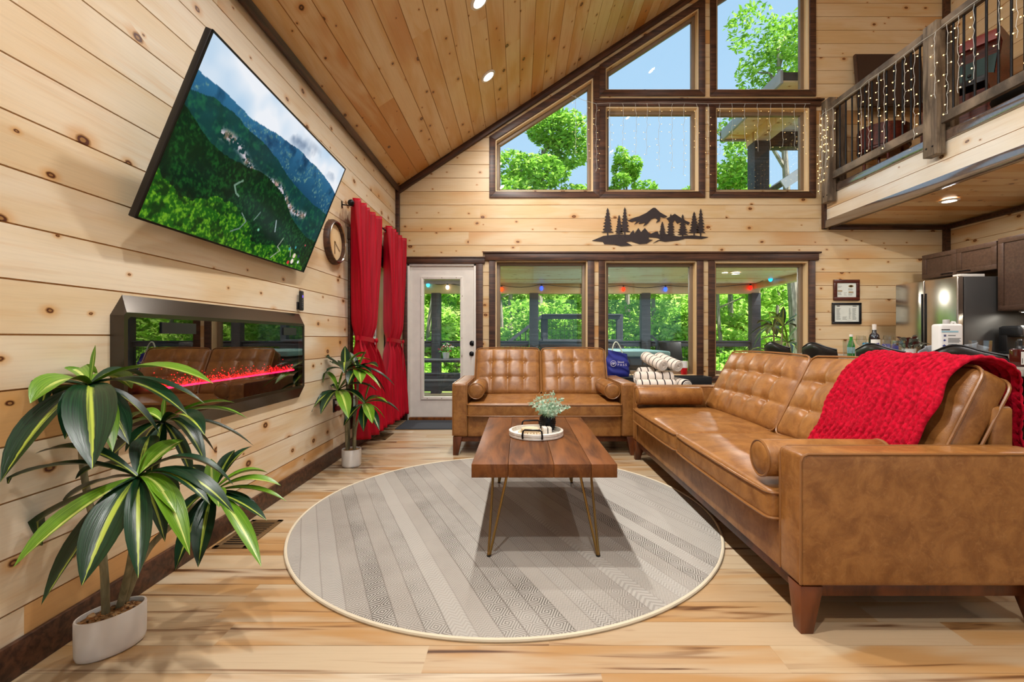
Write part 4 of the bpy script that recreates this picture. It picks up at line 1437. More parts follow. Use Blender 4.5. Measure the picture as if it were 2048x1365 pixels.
def leaf_mesh(name, base, tip, width, arch, mat, roll=0.0, xmin=None):
    """strap leaf from base to tip (vectors in the plant's frame)"""
    d = tip - base
    up = Vector((0, 0, 1))
    ctrl = base + d * .48 + up * arch
    path = bez(base, ctrl, tip, 12)
    side0 = d.cross(up)
    side0 = side0.normalized() if side0.length > .02 else Vector((1, 0, 0))
    prof = [.22, .34, .5, .66, .8, .91, .98, 1.0, .97, .86, .66, .36, .0]
    m = MB()
    m.uv = []
    for i, p in enumerate(path):
        tng = (path[min(i + 1, 12)] - path[max(i - 1, 0)]).normalized()
        nrm = side0.cross(tng).normalized()
        s_ = (side0 * math.cos(roll * i / 12) + nrm * math.sin(roll * i / 12))
        nn = s_.cross(tng).normalized()
        w = width * prof[i] * .5
        for k, f in enumerate((-1, -.5, 0, .5, 1)):
            q = p + s_ * (w * f) + nn * (abs(f) ** 1.3 * w * .42)
            if xmin is not None and q.x < xmin:
                q.x = xmin + .0015 * k
            m.v.append(tuple(q))
            m.uv.append((i / 12, (f + 1) / 2))
    for i in range(12):
        for k in range(4):
            a = i * 5 + k
            m.f.append((a, a + 5, a + 6, a + 1))
    return m.mesh(name, mat, smooth=True, angle=180)

def potted_dracaena(label, loc, potspec, stems, heads, scale_w=1.0, loc_y=None, group=None):
    """stems: lists of (px,py,Y); heads: (base px,py,Y), leaves [(tip px,py,Y, width, arch, light)]"""
    t = thing('potted_dracaena', label, 'plant', loc)
    L = Vector(loc)
    hx, hy, h, rz = potspec
    k = 40
    def ell(sc, z):
        return [(sc * hx * math.cos(2 * math.pi * i / k), sc * hy * math.sin(2 * math.pi * i / k), z) for i in range(k)]
    rings = [(.0001, 0), (.86, 0), (.95, .006), (.99, .02), (1.0, h * .5), (1.0, h - .004), (.985, h), (.93, h), (.92, h - .012), (.92, h - .016)]
    m = MB()
    vs = [p for sc, z in rings for p in ell(sc, z)]
    fs = [(i * k + j, i * k + (j + 1) % k, (i + 1) * k + (j + 1) % k, (i + 1) * k + j) for i in range(len(rings) - 1) for j in range(k)]
    m.add(vs, fs)
    pot = m.build('pot', MT['white_ceramic'], t, (0, 0, 0), (0, 0, rz), smooth=True, angle=50)
    m = MB()
    m.add(ell(.92, h - .016), [tuple(range(k))])
    m.build('soil', MT['soil'], pot)
    m = MB()
    for i in range(130):
        a, q = random.uniform(0, 2 * math.pi), math.sqrt(random.random()) * .86
        m.ball((hx * q * math.cos(a), hy * q * math.sin(a), h - .014), random.uniform(.006, .011), 6, 4, (1.2, 1, .7))
    o = m.build('pebbles', MT['pebbles'], pot, smooth=True)
    o['kind'] = 'stuff'
    for st in stems:
        pts = [at(*p) - L for p in st]
        dense = []
        for i in range(len(pts) - 1):
            p0, p1, p2, p3 = pts[max(i - 1, 0)], pts[i], pts[i + 1], pts[min(i + 2, len(pts) - 1)]
            for q in range(6):
                s = q / 6
                dense.append(.5 * ((2 * p1) + (p2 - p0) * s + (2 * p0 - 5 * p1 + 4 * p2 - p3) * s * s + (3 * p1 - p0 - 3 * p2 + p3) * s ** 3))
        dense.append(pts[-1])
        n = len(dense)
        rad = [(.0125 - .004 * i / n) * scale_w * (1.06 if i % 3 == 0 else 1.0) for i in range(n)]
        MB().tube(dense, rad, 10).build('stem', MT['stem'], t, smooth=True)
    for base, leaves in heads:
        b = at(*base) - L
        for lf in leaves:
            tip = at(lf[0], lf[1], lf[2]) - L
            mat = MT['leaf_light'] if lf[5] else MT['leaf_dark']
            me = leaf_mesh('leaf', b, tip, lf[3] * scale_w, lf[4], mat, random.uniform(-.25, .25), XL + .012 - L.x)
            put('leaf', me, t)
    return t
t_ = NT('pebble_mix', .6, .4)
t_.base(t_.ramp(t_.n('NewGeometry').outputs['Random Per Island'], [(0, S(70, 44, 20)), (.4, S(150, 96, 40)), (.7, S(186, 150, 104)), (1, S(110, 86, 60))]))
MT['pebbles'] = t_.m

P1 = (-1.415, 1.58, 0)
heads1 = [
    ((180, 772, 1.55), [
        (60, 808, 1.36, .095, .085, 1), (-30, 792, 1.50, .06, .05, 0), (0, 966, 1.27, .100, .09, 0), (184, 940, 1.26, .125, .12, 0),
        (258, 890, 1.42, .080, .06, 0), (376, 832, 1.47, .065, .11, 0), (427, 768, 1.52, .062, .12, 1), (264, 778, 1.80, .08, .08, 1),
        (-15, 816, 1.52, .045, .04, 0), (97, 893, 1.66, .05, .04, 0), (191, 690, 1.55, .016, .0, 1), (118, 748, 1.72, .07, .07, 1),
        (292, 762, 1.74, .06, .09, 0), (75, 830, 1.74, .07, .04, 1), (410, 808, 1.62, .05, .10, 0), (130, 880, 1.34, .075, .08, 0), (225, 905, 1.36, .07, .09, 1), (30, 860, 1.62, .06, .08, 0), (320, 870, 1.60, .055, .08, 0)]),
    ((326, 845, 1.72), [
        (496, 838, 1.78, .055, .09, 1), (410, 872, 1.58, .075, .10, 0), (412, 930, 1.62, .06, .12, 0), (508, 893, 1.84, .045, .09, 0),
        (232, 872, 1.66, .055, .06, 1), (262, 838, 1.74, .06, .06, 1), (250, 905, 1.62, .07, .04, 0), (330, 792, 1.72, .018, .0, 1),
        (208, 930, 1.80, .07, .05, 0), (470, 806, 1.80, .05, .06, 1), (300, 960, 1.62, .07, .05, 0), (385, 960, 1.70, .055, .06, 0), (430, 905, 1.85, .05, .08, 0), (280, 900, 1.86, .06, .05, 0)]),
    ((276, 955, 1.46), [
        (70, 908, 1.47, .055, .10, 0), (-5, 968, 1.42, .052, .10, 0), (26, 1136, 1.18, .088, .05, 1), (82, 1212, 1.24, .088, .06, 0),
        (163, 1173, 1.20, .098, .07, 0), (276, 1158, 1.23, .065, .07, 0), (380, 1112, 1.33, .066, .14, 1), (468, 972, 1.52, .062, .15, 0),
        (470, 1030, 1.44, .06, .13, 0), (8, 1092, 1.52, .06, .06, 0), (368, 880, 1.62, .09, .03, 1), (300, 872, 1.66, .08, .03, 0),
        (352, 1028, 1.36, .055, .06, 1), (296, 905, 1.46, .016, .0, 1), (120, 1010, 1.60, .05, .06, 0), (215, 1105, 1.30, .07, .06, 0), (330, 1085, 1.42, .06, .07, 0), (150, 960, 1.55, .05, .09, 0), (420, 1010, 1.40, .05, .10, 0), (360, 985, 1.62, .05, .06, 0)]),
    ((425, 985, 1.74), [
        (536, 946, 1.84, .06, .07, 1), (562, 972, 1.80, .055, .07, 1), (574, 1004, 1.76, .05, .06, 1), (526, 1028, 1.74, .045, .05, 0),
        (534, 1042, 1.66, .05, .03, 0), (523, 1135, 1.52, .055, .07, 1), (438, 1016, 1.58, .06, .05, 1), (505, 893, 1.92, .05, .06, 0),
        (396, 1136, 1.55, .07, .06, 0), (350, 1142, 1.55, .065, .06, 0), (422, 918, 1.78, .05, .0, 1), (470, 900, 1.86, .055, .03, 0),
        (345, 1060, 1.60, .06, .06, 0), (380, 930, 1.84, .06, .02, 0)]),
]
stems1 = [[(212, 1242, 1.575), (205, 1110, 1.58), (175, 990, 1.59), (163, 880, 1.58), (180, 772, 1.55)],
          [(238, 1222, 1.62), (262, 1120, 1.58), (270, 1030, 1.5), (277, 955, 1.46)],
          [(243, 1220, 1.64), (290, 1110, 1.68), (345, 1050, 1.72), (425, 985, 1.74)],
          [(240, 1220, 1.64), (285, 1060, 1.72), (312, 940, 1.74), (326, 845, 1.72)]]
potted_dracaena('big striped-leaf dracaena in an oval white pot at the near left', P1, (.062, .098, .135, R(55 - 90)), stems1, heads1)
P2 = (-1.412, 3.835, 0)
heads2 = [
    ((690, 742, 3.83), [(623, 713, 3.75, .075, .08, 0), (631, 728, 3.9, .06, .08, 0), (631, 766, 3.7, .06, .12, 0), (734, 708, 3.9, .09, .10, 1), (688, 748, 3.5, .10, .16, 0),
                        (745, 748, 3.7, .07, .10, 0), (790, 772, 3.85, .06, .15, 0), (762, 778, 3.6, .06, .14, 1), (690, 692, 3.85, .07, .0, 0), (718, 718, 4.05, .08, .05, 1), (742, 722, 4.1, .07, .1, 1)]),
    ((676, 782, 3.78), [(598, 818, 3.65, .075, .08, 0), (620, 824, 3.5, .075, .08, 0), (641, 830, 3.4, .075, .08, 0), (646, 744, 3.8, .085, .06, 1), (697, 838, 3.35, .105, .10, 1),
                        (756, 783, 3.75, .075, .12, 0), (712, 742, 3.85, .085, .0, 1), (730, 808, 3.6, .08, .08, 0), (655, 800, 4.0, .07, .05, 0), (690, 733, 3.82, .05, .0, 1), (643, 768, 4.05, .07, .03, 0)]),
    ((728, 808, 3.84), [(687, 853, 3.6, .07, .06, 0), (727, 864, 3.55, .075, .06, 0), (745, 848, 3.5, .085, .07, 1), (759, 862, 3.6, .07, .07, 0), (799, 824, 3.8, .075, .10, 0),
                        (770, 838, 3.9, .045, .06, 1), (763, 796, 3.95, .06, .06, 0), (742, 764, 3.86, .05, .0, 1), (700, 800, 4.0, .06, .05, 0), (775, 806, 3.7, .06, .08, 1)]),
    ((716, 742, 3.86), [(722, 768, 3.55, .10, .07, 1), (733, 700, 3.9, .06, .0, 1), (757, 735, 3.7, .07, .08, 0), (700, 705, 3.95, .07, .0, 0), (773, 790, 4.0, .06, .12, 0), (696, 770, 3.6, .09, .06, 0)]),
]
stems2 = [[(694, 902, 3.83), (693, 870, 3.83), (690, 830, 3.80), (676, 782, 3.78)],
          [(709, 902, 3.84), (711, 860, 3.84), (720, 830, 3.84), (728, 808, 3.84)],
          [(708, 902, 3.87), (708, 850, 3.88), (714, 800, 3.87), (716, 742, 3.86)],
          [(697, 902, 3.86), (697, 820, 3.86), (692, 742, 3.83)]]
dr2 = potted_dracaena('smaller striped-leaf dracaena in a round white pot before the red curtains', P2, (.079, .079, .145, 0), stems2, heads2)

# ================================================================== WALL ART, FRAMES
def pine_sil(cx, y0, h, w, n, seed):
    r = random.Random(seed)
    L_, R_ = [], []
    for i in range(n):
        t0 = i / n
        hw = w * (1 - t0) ** .85 * r.uniform(.8, 1.1) + .004
        L_.append((cx - hw, y0 + h * (.12 + .88 * t0)))
        L_.append((cx - hw * .42, y0 + h * (.12 + .88 * (t0 + .62 / n))))
        hw = w * (1 - t0) ** .85 * r.uniform(.8, 1.1) + .004
        R_.append((cx + hw, y0 + h * (.12 + .88 * t0)))
        R_.append((cx + hw * .42, y0 + h * (.12 + .88 * (t0 + .62 / n))))
    return [(cx - .008, y0 - .02)] + [(cx - .008, y0 + h * .12)] + L_ + [(cx, y0 + h)] + R_[::-1] + [(cx + .008, y0 + h * .12), (cx + .008, y0 - .02)]
def poly_plate(mb, pts, y0, y1):
    """possibly concave polygon, triangulated by bmesh"""
    bm = bmesh.new()
    vs = [bm.verts.new((x, y0, z)) for x, z in pts]
    f = bm.faces.new(vs)
    ext = bmesh.ops.extrude_face_region(bm, geom=[f])
    for v in [e for e in ext['geom'] if isinstance(e, bmesh.types.BMVert)]:
        v.co.y = y1
    bmesh.ops.triangulate(bm, faces=[q for q in bm.faces if len(q.verts) > 4])
    bm.verts.index_update()
    mb.add([v.co.copy() for v in bm.verts], [tuple(v.index for v in q.verts) for q in bm.faces])
    bm.free()
ART = plain('dark_steel_art', S(52, 42, 40), .5, .3)
AX, AZ = XB(1300), ZB(460)
art = thing('metal_wall_art', 'dark metal silhouette of pines and mountains on the gable wall', 'wall art', (AX, YB, AZ))
def apx(px, py):     # zoomed detail coordinates -> art frame
    return (XB(1180 + px / 7.877) - AX, ZB(400 + py / 7.877) - AZ)
for i, (cx, top, bot, w) in enumerate(((275, 128, 570, 90), (455, 240, 575, 66), (545, 120, 560, 78), (1135, 345, 580, 62), (1268, 222, 600, 76), (1455, 232, 600, 82), (1635, 190, 570, 92), (1738, 140, 575, 82))):
    x, zt_ = apx(cx, top)
    _, zb_ = apx(cx, bot)
    m = MB()
    poly_plate(m, pine_sil(x, zb_, zt_ - zb_, w / 7.877 * YB / 910, 8, i), -.014, -.009)
    m.build('pine_tree', ART, art)
mts = [[(590, 330), (690, 285), (770, 262), (880, 210), (990, 128), (1025, 128), (1100, 200), (1215, 265), (1160, 285), (1105, 270), (1095, 335), (1035, 368), (1060, 320), (1020, 285), (960, 310), (900, 380), (835, 420), (870, 360), (760, 385), (790, 335), (690, 395), (735, 335), (650, 350)],
       [(1200, 300), (1270, 260), (1330, 222), (1420, 280), (1500, 330), (1570, 360), (1540, 400), (1480, 360), (1460, 420), (1420, 350), (1370, 380), (1330, 320), (1290, 380), (1240, 340)]]
for q in mts:
    m = MB()
    poly_plate(m, [apx(*p) for p in q], -.012, -.008)
    m.build('mountain', ART, art)
grd = [[(30, 645), (210, 570), (420, 548), (620, 552), (640, 520), (680, 480), (700, 530), (760, 445), (800, 510), (862, 445), (905, 500), (940, 540), (1060, 495), (1085, 555), (1190, 540), (1400, 580), (1600, 560), (1860, 588), (1760, 618), (1500, 610), (1390, 640), (1180, 662), (1090, 645), (985, 685), (1060, 640), (1110, 625), (1050, 600), (920, 590), (925, 625), (985, 632), (890, 690), (780, 700), (640, 655), (560, 665), (660, 720), (490, 732), (380, 705), (220, 698), (200, 662)]]
for q in grd:
    m = MB()
    poly_plate(m, [apx(*p) for p in q], -.010, -.004)
    m.build('ground_line', ART, art)
MB().box(-.3, .3, -.006, 0, -.1, -.09).build('hanger_strip', ART, art)

def picture(label, px0, px1, py0, py1, border, mat, rows):
    x0, x1, z0, z1 = XB(px0), XB(px1), ZB(py1), ZB(py0)
    cx, cz = (x0 + x1) / 2, (z0 + z1) / 2
    t = thing('picture_frame', label, 'picture', (cx, YB, cz), 0, 'framed notices by the kitchen')
    hx, hz = (x1 - x0) / 2, (z1 - z0) / 2
    for bx in ((-hx, hx, -hz, -hz + border), (-hx, hx, hz - border, hz), (-hx, -hx + border, -hz + border, hz - border), (hx - border, hx, -hz + border, hz - border)):
        MB().box(bx[0], bx[1], -.022, 0, bx[2], bx[3]).build('frame', mat, t, bevel=.003)
    sh_ = MB().box(-hx + border * .8, hx - border * .8, -.010, -.004, -hz + border * .8, hz - border * .8).build('sheet', MT['paper'], t)
    for mt, lst in rows:
        m = MB()
        for a, b, c, d in lst:
            m.box(-hx + 2 * hx * a, -hx + 2 * hx * b, -.0108, -.0098, hz - 2 * hz * d, hz - 2 * hz * c)
        m.build('printed_text', mt, sh_)
    MB().box(-hx + border * .8, hx - border * .8, -.014, -.012, -hz + border * .8, hz - border * .8).build('glazing', MT['glass'], t)
gold = plain('gold_ink', S(150, 112, 48), .7)
mah = dark_wood('mahogany_frame', S(56, 24, 16), S(96, 44, 30), .3)
tx = lambda x0, x1, ys: [(x0, x1 - random.uniform(0, .05), y, y + .012) for y in ys]
picture('upper of two framed notices, mahogany frame with gold headings', 1666, 1717.5, 560, 601.5, .043, mah,
        [(gold, [(.16, .34, .52, .57), (.58, .77, .575, .625), (.58, .77, .28, .34), (.62, .73, .255, .37)]), (MT['ink'], tx(.17, .33, (.31, .36, .61, .65, .69, .72)) + tx(.57, .77, (.42, .46, .5, .66, .70, .74)) + tx(.4, .52, (.62, .68, .74)))])
picture('lower of two framed notices, thin black frame with columns of small print', 1663, 1721, 606, 648.5, .030, MT['black'],
        [(MT['black'], [(.17, .27, .14, .18), (.71, .85, .15, .18)]), (MT['ink'], tx(.15, .30, [.26 + .035 * i for i in range(16)]) + tx(.36, .52, [.66 + .04 * i for i in range(4)]) + tx(.58, .66, [.26 + .04 * i for i in range(13)]) + tx(.70, .84, [.26 + .035 * i for i in range(16)]))])

# ================================================================== DOWNLIGHTS
LENS = glow('lamp_lens', (1, .93, .82, 1), 6.0)
DLN = [0]
def downlight(label, p, nrm, power, group='recessed ceiling lights', light=True):
    nrm = Vector(nrm).normalized()
    q = Vector((0, 0, -1)).rotation_difference(nrm)
    t = thing('recessed_light', label, 'ceiling light', p, 0, group)
    t.rotation_mode = 'QUATERNION'
    t.rotation_quaternion = q
    MB().lathe([(.062, 0), (.086, 0), (.086, -.006), (.080, -.010), (.062, -.012)], 36).build('trim_ring', MT['white_paint'], t, smooth=True, angle=40)
    MB().lathe([(0, -.004), (.062, -.004), (.062, -.009), (0, -.010)], 30).build('lens', LENS, t)
    if light:
        ld = bpy.data.lights.new('recessed_lamp', 'AREA')
        ld.shape = 'DISK'
        ld.size = .12
        ld.energy = power * LAMP
        ld.color = (1.0, .97, .93)
        ld.spread = R(180)
        lo = bpy.data.objects.new('recessed_lamp', ld)
        COL.objects.link(lo)
        lo.parent = t
        lo.location = (0, 0, -.016)
    return t
def on_slope(x, y):
    return (x, y, roof(x) - .0005)
NS = (s_, 0, -c_)
downlight('recessed light on the slope, nearest the gable windows', on_slope(-.33, 4.853), NS, 32)
downlight('recessed light on the slope, cut by the top edge of the view', on_slope(-.33, 3.77), NS, 42)
for lab, x, y, pw in (('unseen fill light added third from the gable, low on the slope above the view', -.33, 2.4, 50), ('unseen fill light added fourth from the gable, low on the slope over the camera', -.33, 1.1, 54), ('unseen fill light added farthest from the gable, low on the slope', -.33, -.3, 50),
                      ('unseen fill light added nearest the gable, high on the slope above the view', 2.2, 4.6, 5), ('unseen fill light added second from the gable, high on the slope above the view', 2.2, 3.0, 9),
                      ('unseen fill light added third from the gable, high on the slope over the camera', 2.2, 1.3, 17), ('unseen fill light added farthest from the gable, high on the slope', 2.2, -.4, 30)):
    downlight(lab, on_slope(x, y), NS, pw)  # both rows are added out of view to fill the room with light
downlight('recessed light under the loft, beside the kitchen cabinets', (4.6, 4.864, LZ0 - .0005), (0, 0, -1), 10)
downlight('unseen fill light added under the loft, over the long counter', (4.6, 3.4, LZ0 - .0005), (0, 0, -1), 12)  # this lamp and the next are added as fill, out of view
downlight('unseen fill light added under the loft, farthest from the gable', (4.6, 2.0, LZ0 - .0005), (0, 0, -1), 12)

# ================================================================== KITCHEN
MT['dark_grey_metal'] = plain('dark_grey_metal', S(70, 68, 66), .4, .4)
t_ = NT('stainless', .19, .5, 1.0, S(196, 188, 176))
t_.bump(t_.noise(t_.scale(t_.obj(), (4, 4, 400)), 1.0, 2), .04, .001)
MT['stainless'] = t_.m
fz = thing('refrigerator', 'stainless french-door refrigerator under the brown wall cabinets', 'refrigerator', (4.6, 5.17, 0))
MB().box(.075, .74, -.395, .395, .03, 1.725).build('cabinet_body', MT['dark_grey_metal'], fz, bevel=.006)
MB().box(.08, .70, -.37, .37, 0, .03).build('plinth', MT['black'], fz)
for y0, y1, lab in ((-.395, -.004, 'near door'), (.004, .395, 'far door')):
    d = rounded_box(MB(), .033, (y1 - y0) / 2, .49, .012, (1, 2, 2)).build('door', MT['stainless'], fz, (.035, (y0 + y1) / 2, 1.24), smooth=True)
    sg = 1 if y0 < -.1 else -1
    MB().box(-.036, -.030, -.014, .014, -.38, .34).build('pocket_handle', MT['black_metal'], d, (0, sg * (.1955 - .018), 0), bevel=.004)
rounded_box(MB(), .033, .395, .335, .012, (1, 2, 2)).build('freezer_drawer', MT['stainless'], fz, (.035, 0, .395), smooth=True)
MB().box(.04, .30, -.385, -.30, 1.725, 1.752).build('hinge_cover', MT['white_paint'], fz, bevel=.004)

def wall_cabinet(label, x0, x1, y0, y1, z0, z1, doors, handles=True, name='wall_cabinet'):
    t = thing(name, label, 'cabinet', (x0, (y0 + y1) / 2, z0), 0, 'brown kitchen cabinets')
    hy, h = (y1 - y0) / 2, z1 - z0
    MB().box(.02, x1 - x0, -hy, hy, 0, h).build('carcass', MT['cabinet'], t, bevel=.003)
    w = 2 * hy / doors
    for i in range(doors):
        a, b = -hy + w * i + .003, -hy + w * (i + 1) - .003
        m = MB()
        r_ = .055
        m.box(0, .02, a, b, .003, r_).box(0, .02, a, b, h - r_, h - .003).box(0, .02, a, a + r_, r_, h - r_).box(0, .02, b - r_, b, r_, h - r_)
        d = m.build('door', MT['cabinet'], t, bevel=.002)
        MB().box(.009, .018, a + r_ - .004, b - r_ + .004, r_ - .004, h - r_ + .004).build('panel', MT['cabinet'], d)
        if handles:
            hy_ = (b - .10) if i == 0 and doors > 1 else (a + .10)
            MB().tube([(0, hy_ - .06, .03), (-.026, hy_ - .058, .03), (-.026, hy_ + .058, .03), (0, hy_ + .06, .03)], .006, 8).build('handle', MT['black_metal'], d, smooth=True)
    return t
wall_cabinet('short two-door brown cabinet over the refrigerator', 5.0, XR - .02, 4.762, 5.65, 1.80, 2.10, 2)
wall_cabinet('tall brown wall cabinet over the coffee maker', 5.0, XR - .02, 3.6, 4.755, 1.357, 2.116, 2, False)
ul = thing('under_cabinet_light', 'slim lit strip under the tall brown wall cabinet', 'light', (5.16, 4.3, 1.356))
MB().box(-.02, .02, -.38, .38, -.014, 0).build('housing', MT['white_paint'], ul, bevel=.002)
MB().box(-.014, .014, -.36, .36, -.017, -.0135).build('diffuser', LENS, ul)
ld = bpy.data.lights.new('strip_lamp', 'AREA'); ld.shape = 'RECTANGLE'; ld.size = .03; ld.size_y = .7; ld.energy = 6; ld.color = (1, .95, .82)
lo = bpy.data.objects.new('strip_lamp', ld); COL.objects.link(lo); lo.parent = ul; lo.location = (0, 0, -.02)
bc = thing('base_cabinet', 'brown base cabinet along the kitchen wall under the grey worktop', 'cabinet', (4.99, 4.1, 0))
MB().box(0, .60, -.66, .66, .09, .868).build('carcass', MT['cabinet'], bc, bevel=.003)
MB().box(.05, .58, -.64, .64, 0, .09).build('plinth', MT['black'], bc)
for i in range(3):
    a = -.655 + .44 * i
    d = MB().box(-.02, 0, a, a + .43, .11, .855).build('door', MT['cabinet'], bc, bevel=.004)
    MB().tube([(-.02, a + .2, .80), (-.045, a + .2, .80), (-.045, a + .31, .80), (-.02, a + .31, .80)], .006, 8).build('handle', MT['black_metal'], d)
MT['laminate'] = dark_wood('grey_laminate', S(120, 112, 102), S(168, 160, 148), .3, (3, 30, 30))
o = MB().box(4.955, XR - .02, 3.42, 4.765, .868, .91).build('kitchen_worktop', MT['laminate'], bevel=.004)
tag(o, 'grey laminate worktop on the base cabinet by the kitchen wall', 'worktop')
cm = thing('coffee_maker', 'black coffee maker with round buttons standing by the refrigerator side', 'coffee maker', (5.085, 4.62, .91))
MB().box(-.11, .11, -.10, .10, 0, .035).build('base', MT['black'], cm, bevel=.006)
MB().box(-.11, .11, .02, .10, .035, .28).build('column', MT['black'], cm, bevel=.006)
rounded_box(MB(), .112, .105, .058, .03, (3, 3, 2)).build('head', MT['black'], cm, (0, 0, .235), smooth=True)
pn = MB().box(-.09, .09, -.108, -.1035, .195, .265).build('control_panel', plain('panel_grey', S(46, 42, 42), .3), cm, bevel=.002)
for i, (x, z, mt) in enumerate(((-.06, .245, 'chrome'), (.05, .245, 'chrome'), (-.055, .212, 'chrome'), (-.005, .213, 'chrome'), (.04, .212, None))):
    MB().lathe([(0, 0), (.010, 0), (.009, .005), (0, .006)], 14).build('dial', MT[mt] if mt else glow('cyan_button', S(60, 190, 230), 1.5), pn, (x, -.108, z), (R(90), 0, 0))
cf = MB().lathe([(0, 0), (.055, 0), (.062, .03), (.060, .09), (.045, .115), (.04, .12), (0, .12)], 20)
cf.build('carafe', MT['drinking_glass'], cm, (-.005, -.035, .037), smooth=True)
MB().tube([(-.06, -.05, .14), (-.10, -.06, .13), (-.10, -.06, .07), (-.062, -.05, .06)], .008, 8).build('carafe_handle', MT['black'], cm, smooth=True)

# ------------------------------------------------------------------ bar, stools
BX0, BX1, BY0, BY1, BZ = 2.74, 3.46, 1.9, 5.0, .91
br_ = thing('breakfast_bar', 'long breakfast bar with grey worktop and dark body behind the long sofa', 'bar counter', (3.2, 3.45, 0))
MB().box(-.10, .24, BY0 + .05 - 3.45, BY1 - .05 - 3.45, 0, BZ - .04).build('body', MT['cabinet'], br_, bevel=.004)
MB().box(BX0 - 3.2, BX1 - 3.2, BY0 - 3.45, BY1 - 3.45, BZ - .042, BZ).build('worktop', MT['laminate'], br_, bevel=.004)
def bar_stool():
    t = thing('bar_stool', '', 'stool', (2.8, 0, 0), 0, 'black stools along the bar')
    rounded_box(MB(), .19, .205, .04, .03, (4, 4, 1), lambda x, y, z: (x, y, z + (.012 * (1 - (x / .19) ** 2) * (1 - (y / .205) ** 2) if z > 0 else 0))).build('seat', MT['vinyl'], t, (0, 0, .645), smooth=True)
    # curved back with a raised crest; front faces +x
    def fn(u, v, side):
        y = (u - .5) * .45
        crest = 1.0 + .042 * (.5 + .5 * math.cos(2 * math.pi * (u - .5))) ** 1.2 - .012 * abs(2 * u - 1) ** 6
        z = .70 + (crest - .70) * v
        x = -.205 + .05 * (2 * u - 1) ** 2 - .05 * v
        th = .024 * math.sqrt(max(0, 1 - (2 * v - 1) ** 8)) * math.sqrt(max(0, 1 - abs(2 * u - 1) ** 8))
        return (x + side * th, y, z)
    m = MB()
    for sd in (-1, 1):
        g = MB().grid(lambda u, v: fn(u, v, sd), 20, 12)
        m.add(g.v, g.f)
    bk = m.build('backrest', MT['vinyl'], t, smooth=True, merge=True, angle=70)
    MB().tube([fn(i / 20, .985, -.6) for i in range(21)], .006, 6).build('piping', MT['black'], bk, smooth=True)
    for sx in (-1, 1):
        for sy in (-1, 1):
            MB().tube([(sx * .16, sy * .17, .61), (sx * .195, sy * .20, 0)], [.018, .013], 8).build('leg', MT['walnut_leg'], t)
    for sx in (-1, 1):
        MB().tube([(sx * .185, -.19, .22), (sx * .185, .19, .22)], .010, 8).build('footrest', MT['black_metal'], t)
    for sy in (-1, 1):
        MB().tube([(-.16, sy * .15, .60), (-.20, sy * .165, .78)], .014, 8).build('back_support', MT['black_metal'], t)
    return t
stool = bar_stool()
for i, (y, lab) in enumerate(((4.58, 'black vinyl bar stool farthest along the bar, seen against the window'), (3.94, 'black vinyl bar stool second from the window, below the framed notices'),
                              (3.28, 'black vinyl bar stool in front of the wine bottle'), (2.64, 'black vinyl bar stool nearest the camera, in front of the white jug'))):
    s_o = stool if i == 0 else copy_tree(stool)
    s_o.location = (2.80, y, 0)
    s_o['label'] = lab

# ------------------------------------------------------------------ things on the bar
def lathe_thing(name, label, cat, loc, parts, group=None):
    t = thing(name, label, cat, loc, 0, group)
    for nm, prof, mat, n in parts:
        MB().lathe(prof, n).build(nm, mat, t, smooth=True, angle=45)
    return t
def tumbler(label, loc, r, h, n=24):
    t = thing('glass_tumbler', label, 'glass', loc, 0, 'glasses on the bar')
    MB().lathe([(0, 0), (r * .86, 0), (r * .88, .004), (r, h), (r - .003, h), (r * .84, .012), (0, .010)], n).build('body', MT['drinking_glass'], t, smooth=n > 16, angle=45)
    return t
tumbler('tall ribbed glass tumbler beside the green bottle', (2.935, 4.06, BZ), .041, .148, 16)
tumbler('short cut-glass tumbler beside the potted red-leaved plant', (2.915, 3.50, BZ), .048, .148, 12)
tumbler('short cut-glass tumbler beside the grey napkin and white jug', (3.0, 2.96, BZ), .058, .152, 12)
GREEN = NT('green_glass', .08, .6, 0, S(36, 130, 40)).m
lathe_thing('green_bottle', 'small green glass bottle with a white cap on the bar', 'bottle', (3.0, 4.11, BZ),
            [('body', [(0, 0), (.027, 0), (.029, .006), (.029, .10), (.012, .155), (.012, .182), (0, .182)], GREEN, 20),
             ('cap', [(0, .180), (.014, .180), (.014, .20), (0, .201)], MT['white_paint'], 16),
             ('wrapper', [(.0296, .03), (.0296, .085)], plain('pale_blue_label', S(150, 190, 190), .5), 20)])
DARKG = NT('dark_bottle_glass', .06, .6, 0, S(26, 14, 14)).m
wb = lathe_thing('wine_bottle', 'dark wine bottle with a white label and pale capsule on the bar', 'bottle', (3.1, 3.97, BZ),
            [('body', [(0, 0), (.038, 0), (.040, .006), (.040, .165), (.034, .195), (.016, .215), (.0145, .285), (0, .286)], DARKG, 28),
             ('capsule', [(.0155, .232), (.0158, .288), (0, .290)], plain('capsule_cream', S(214, 204, 192), .4), 20)])
vs, fs = [], []
for i in range(17):
    a = R(-90 - 75 + 150 * i / 16)
    vs += [(.0406 * math.cos(a), .0406 * math.sin(a), .05), (.0406 * math.cos(a), .0406 * math.sin(a), .155)]
lb = MB().add(vs, [(2 * i, 2 * i + 2, 2 * i + 3, 2 * i + 1) for i in range(16)]).build('paper_label', MT['paper'], wb)
PURPLE = plain('violet_print', S(84, 74, 150), .6)
fl = MB()
for i, (a0, h0, w, h) in enumerate(((-98, .085, .006, .05), (-90, .075, .007, .062), (-82, .09, .006, .05), (-104, .10, .005, .035), (-76, .105, .005, .03), (-92, .07, .008, .03))):
    q = []
    for k in range(8):
        t0 = 2 * math.pi * k / 8
        a = R(a0) + w * math.cos(t0) / .04
        q.append((.041 * math.cos(a), .041 * math.sin(a), h0 + h / 2 + h / 2 * math.sin(t0) - .01))
    fl.add(q, [tuple(range(8))])
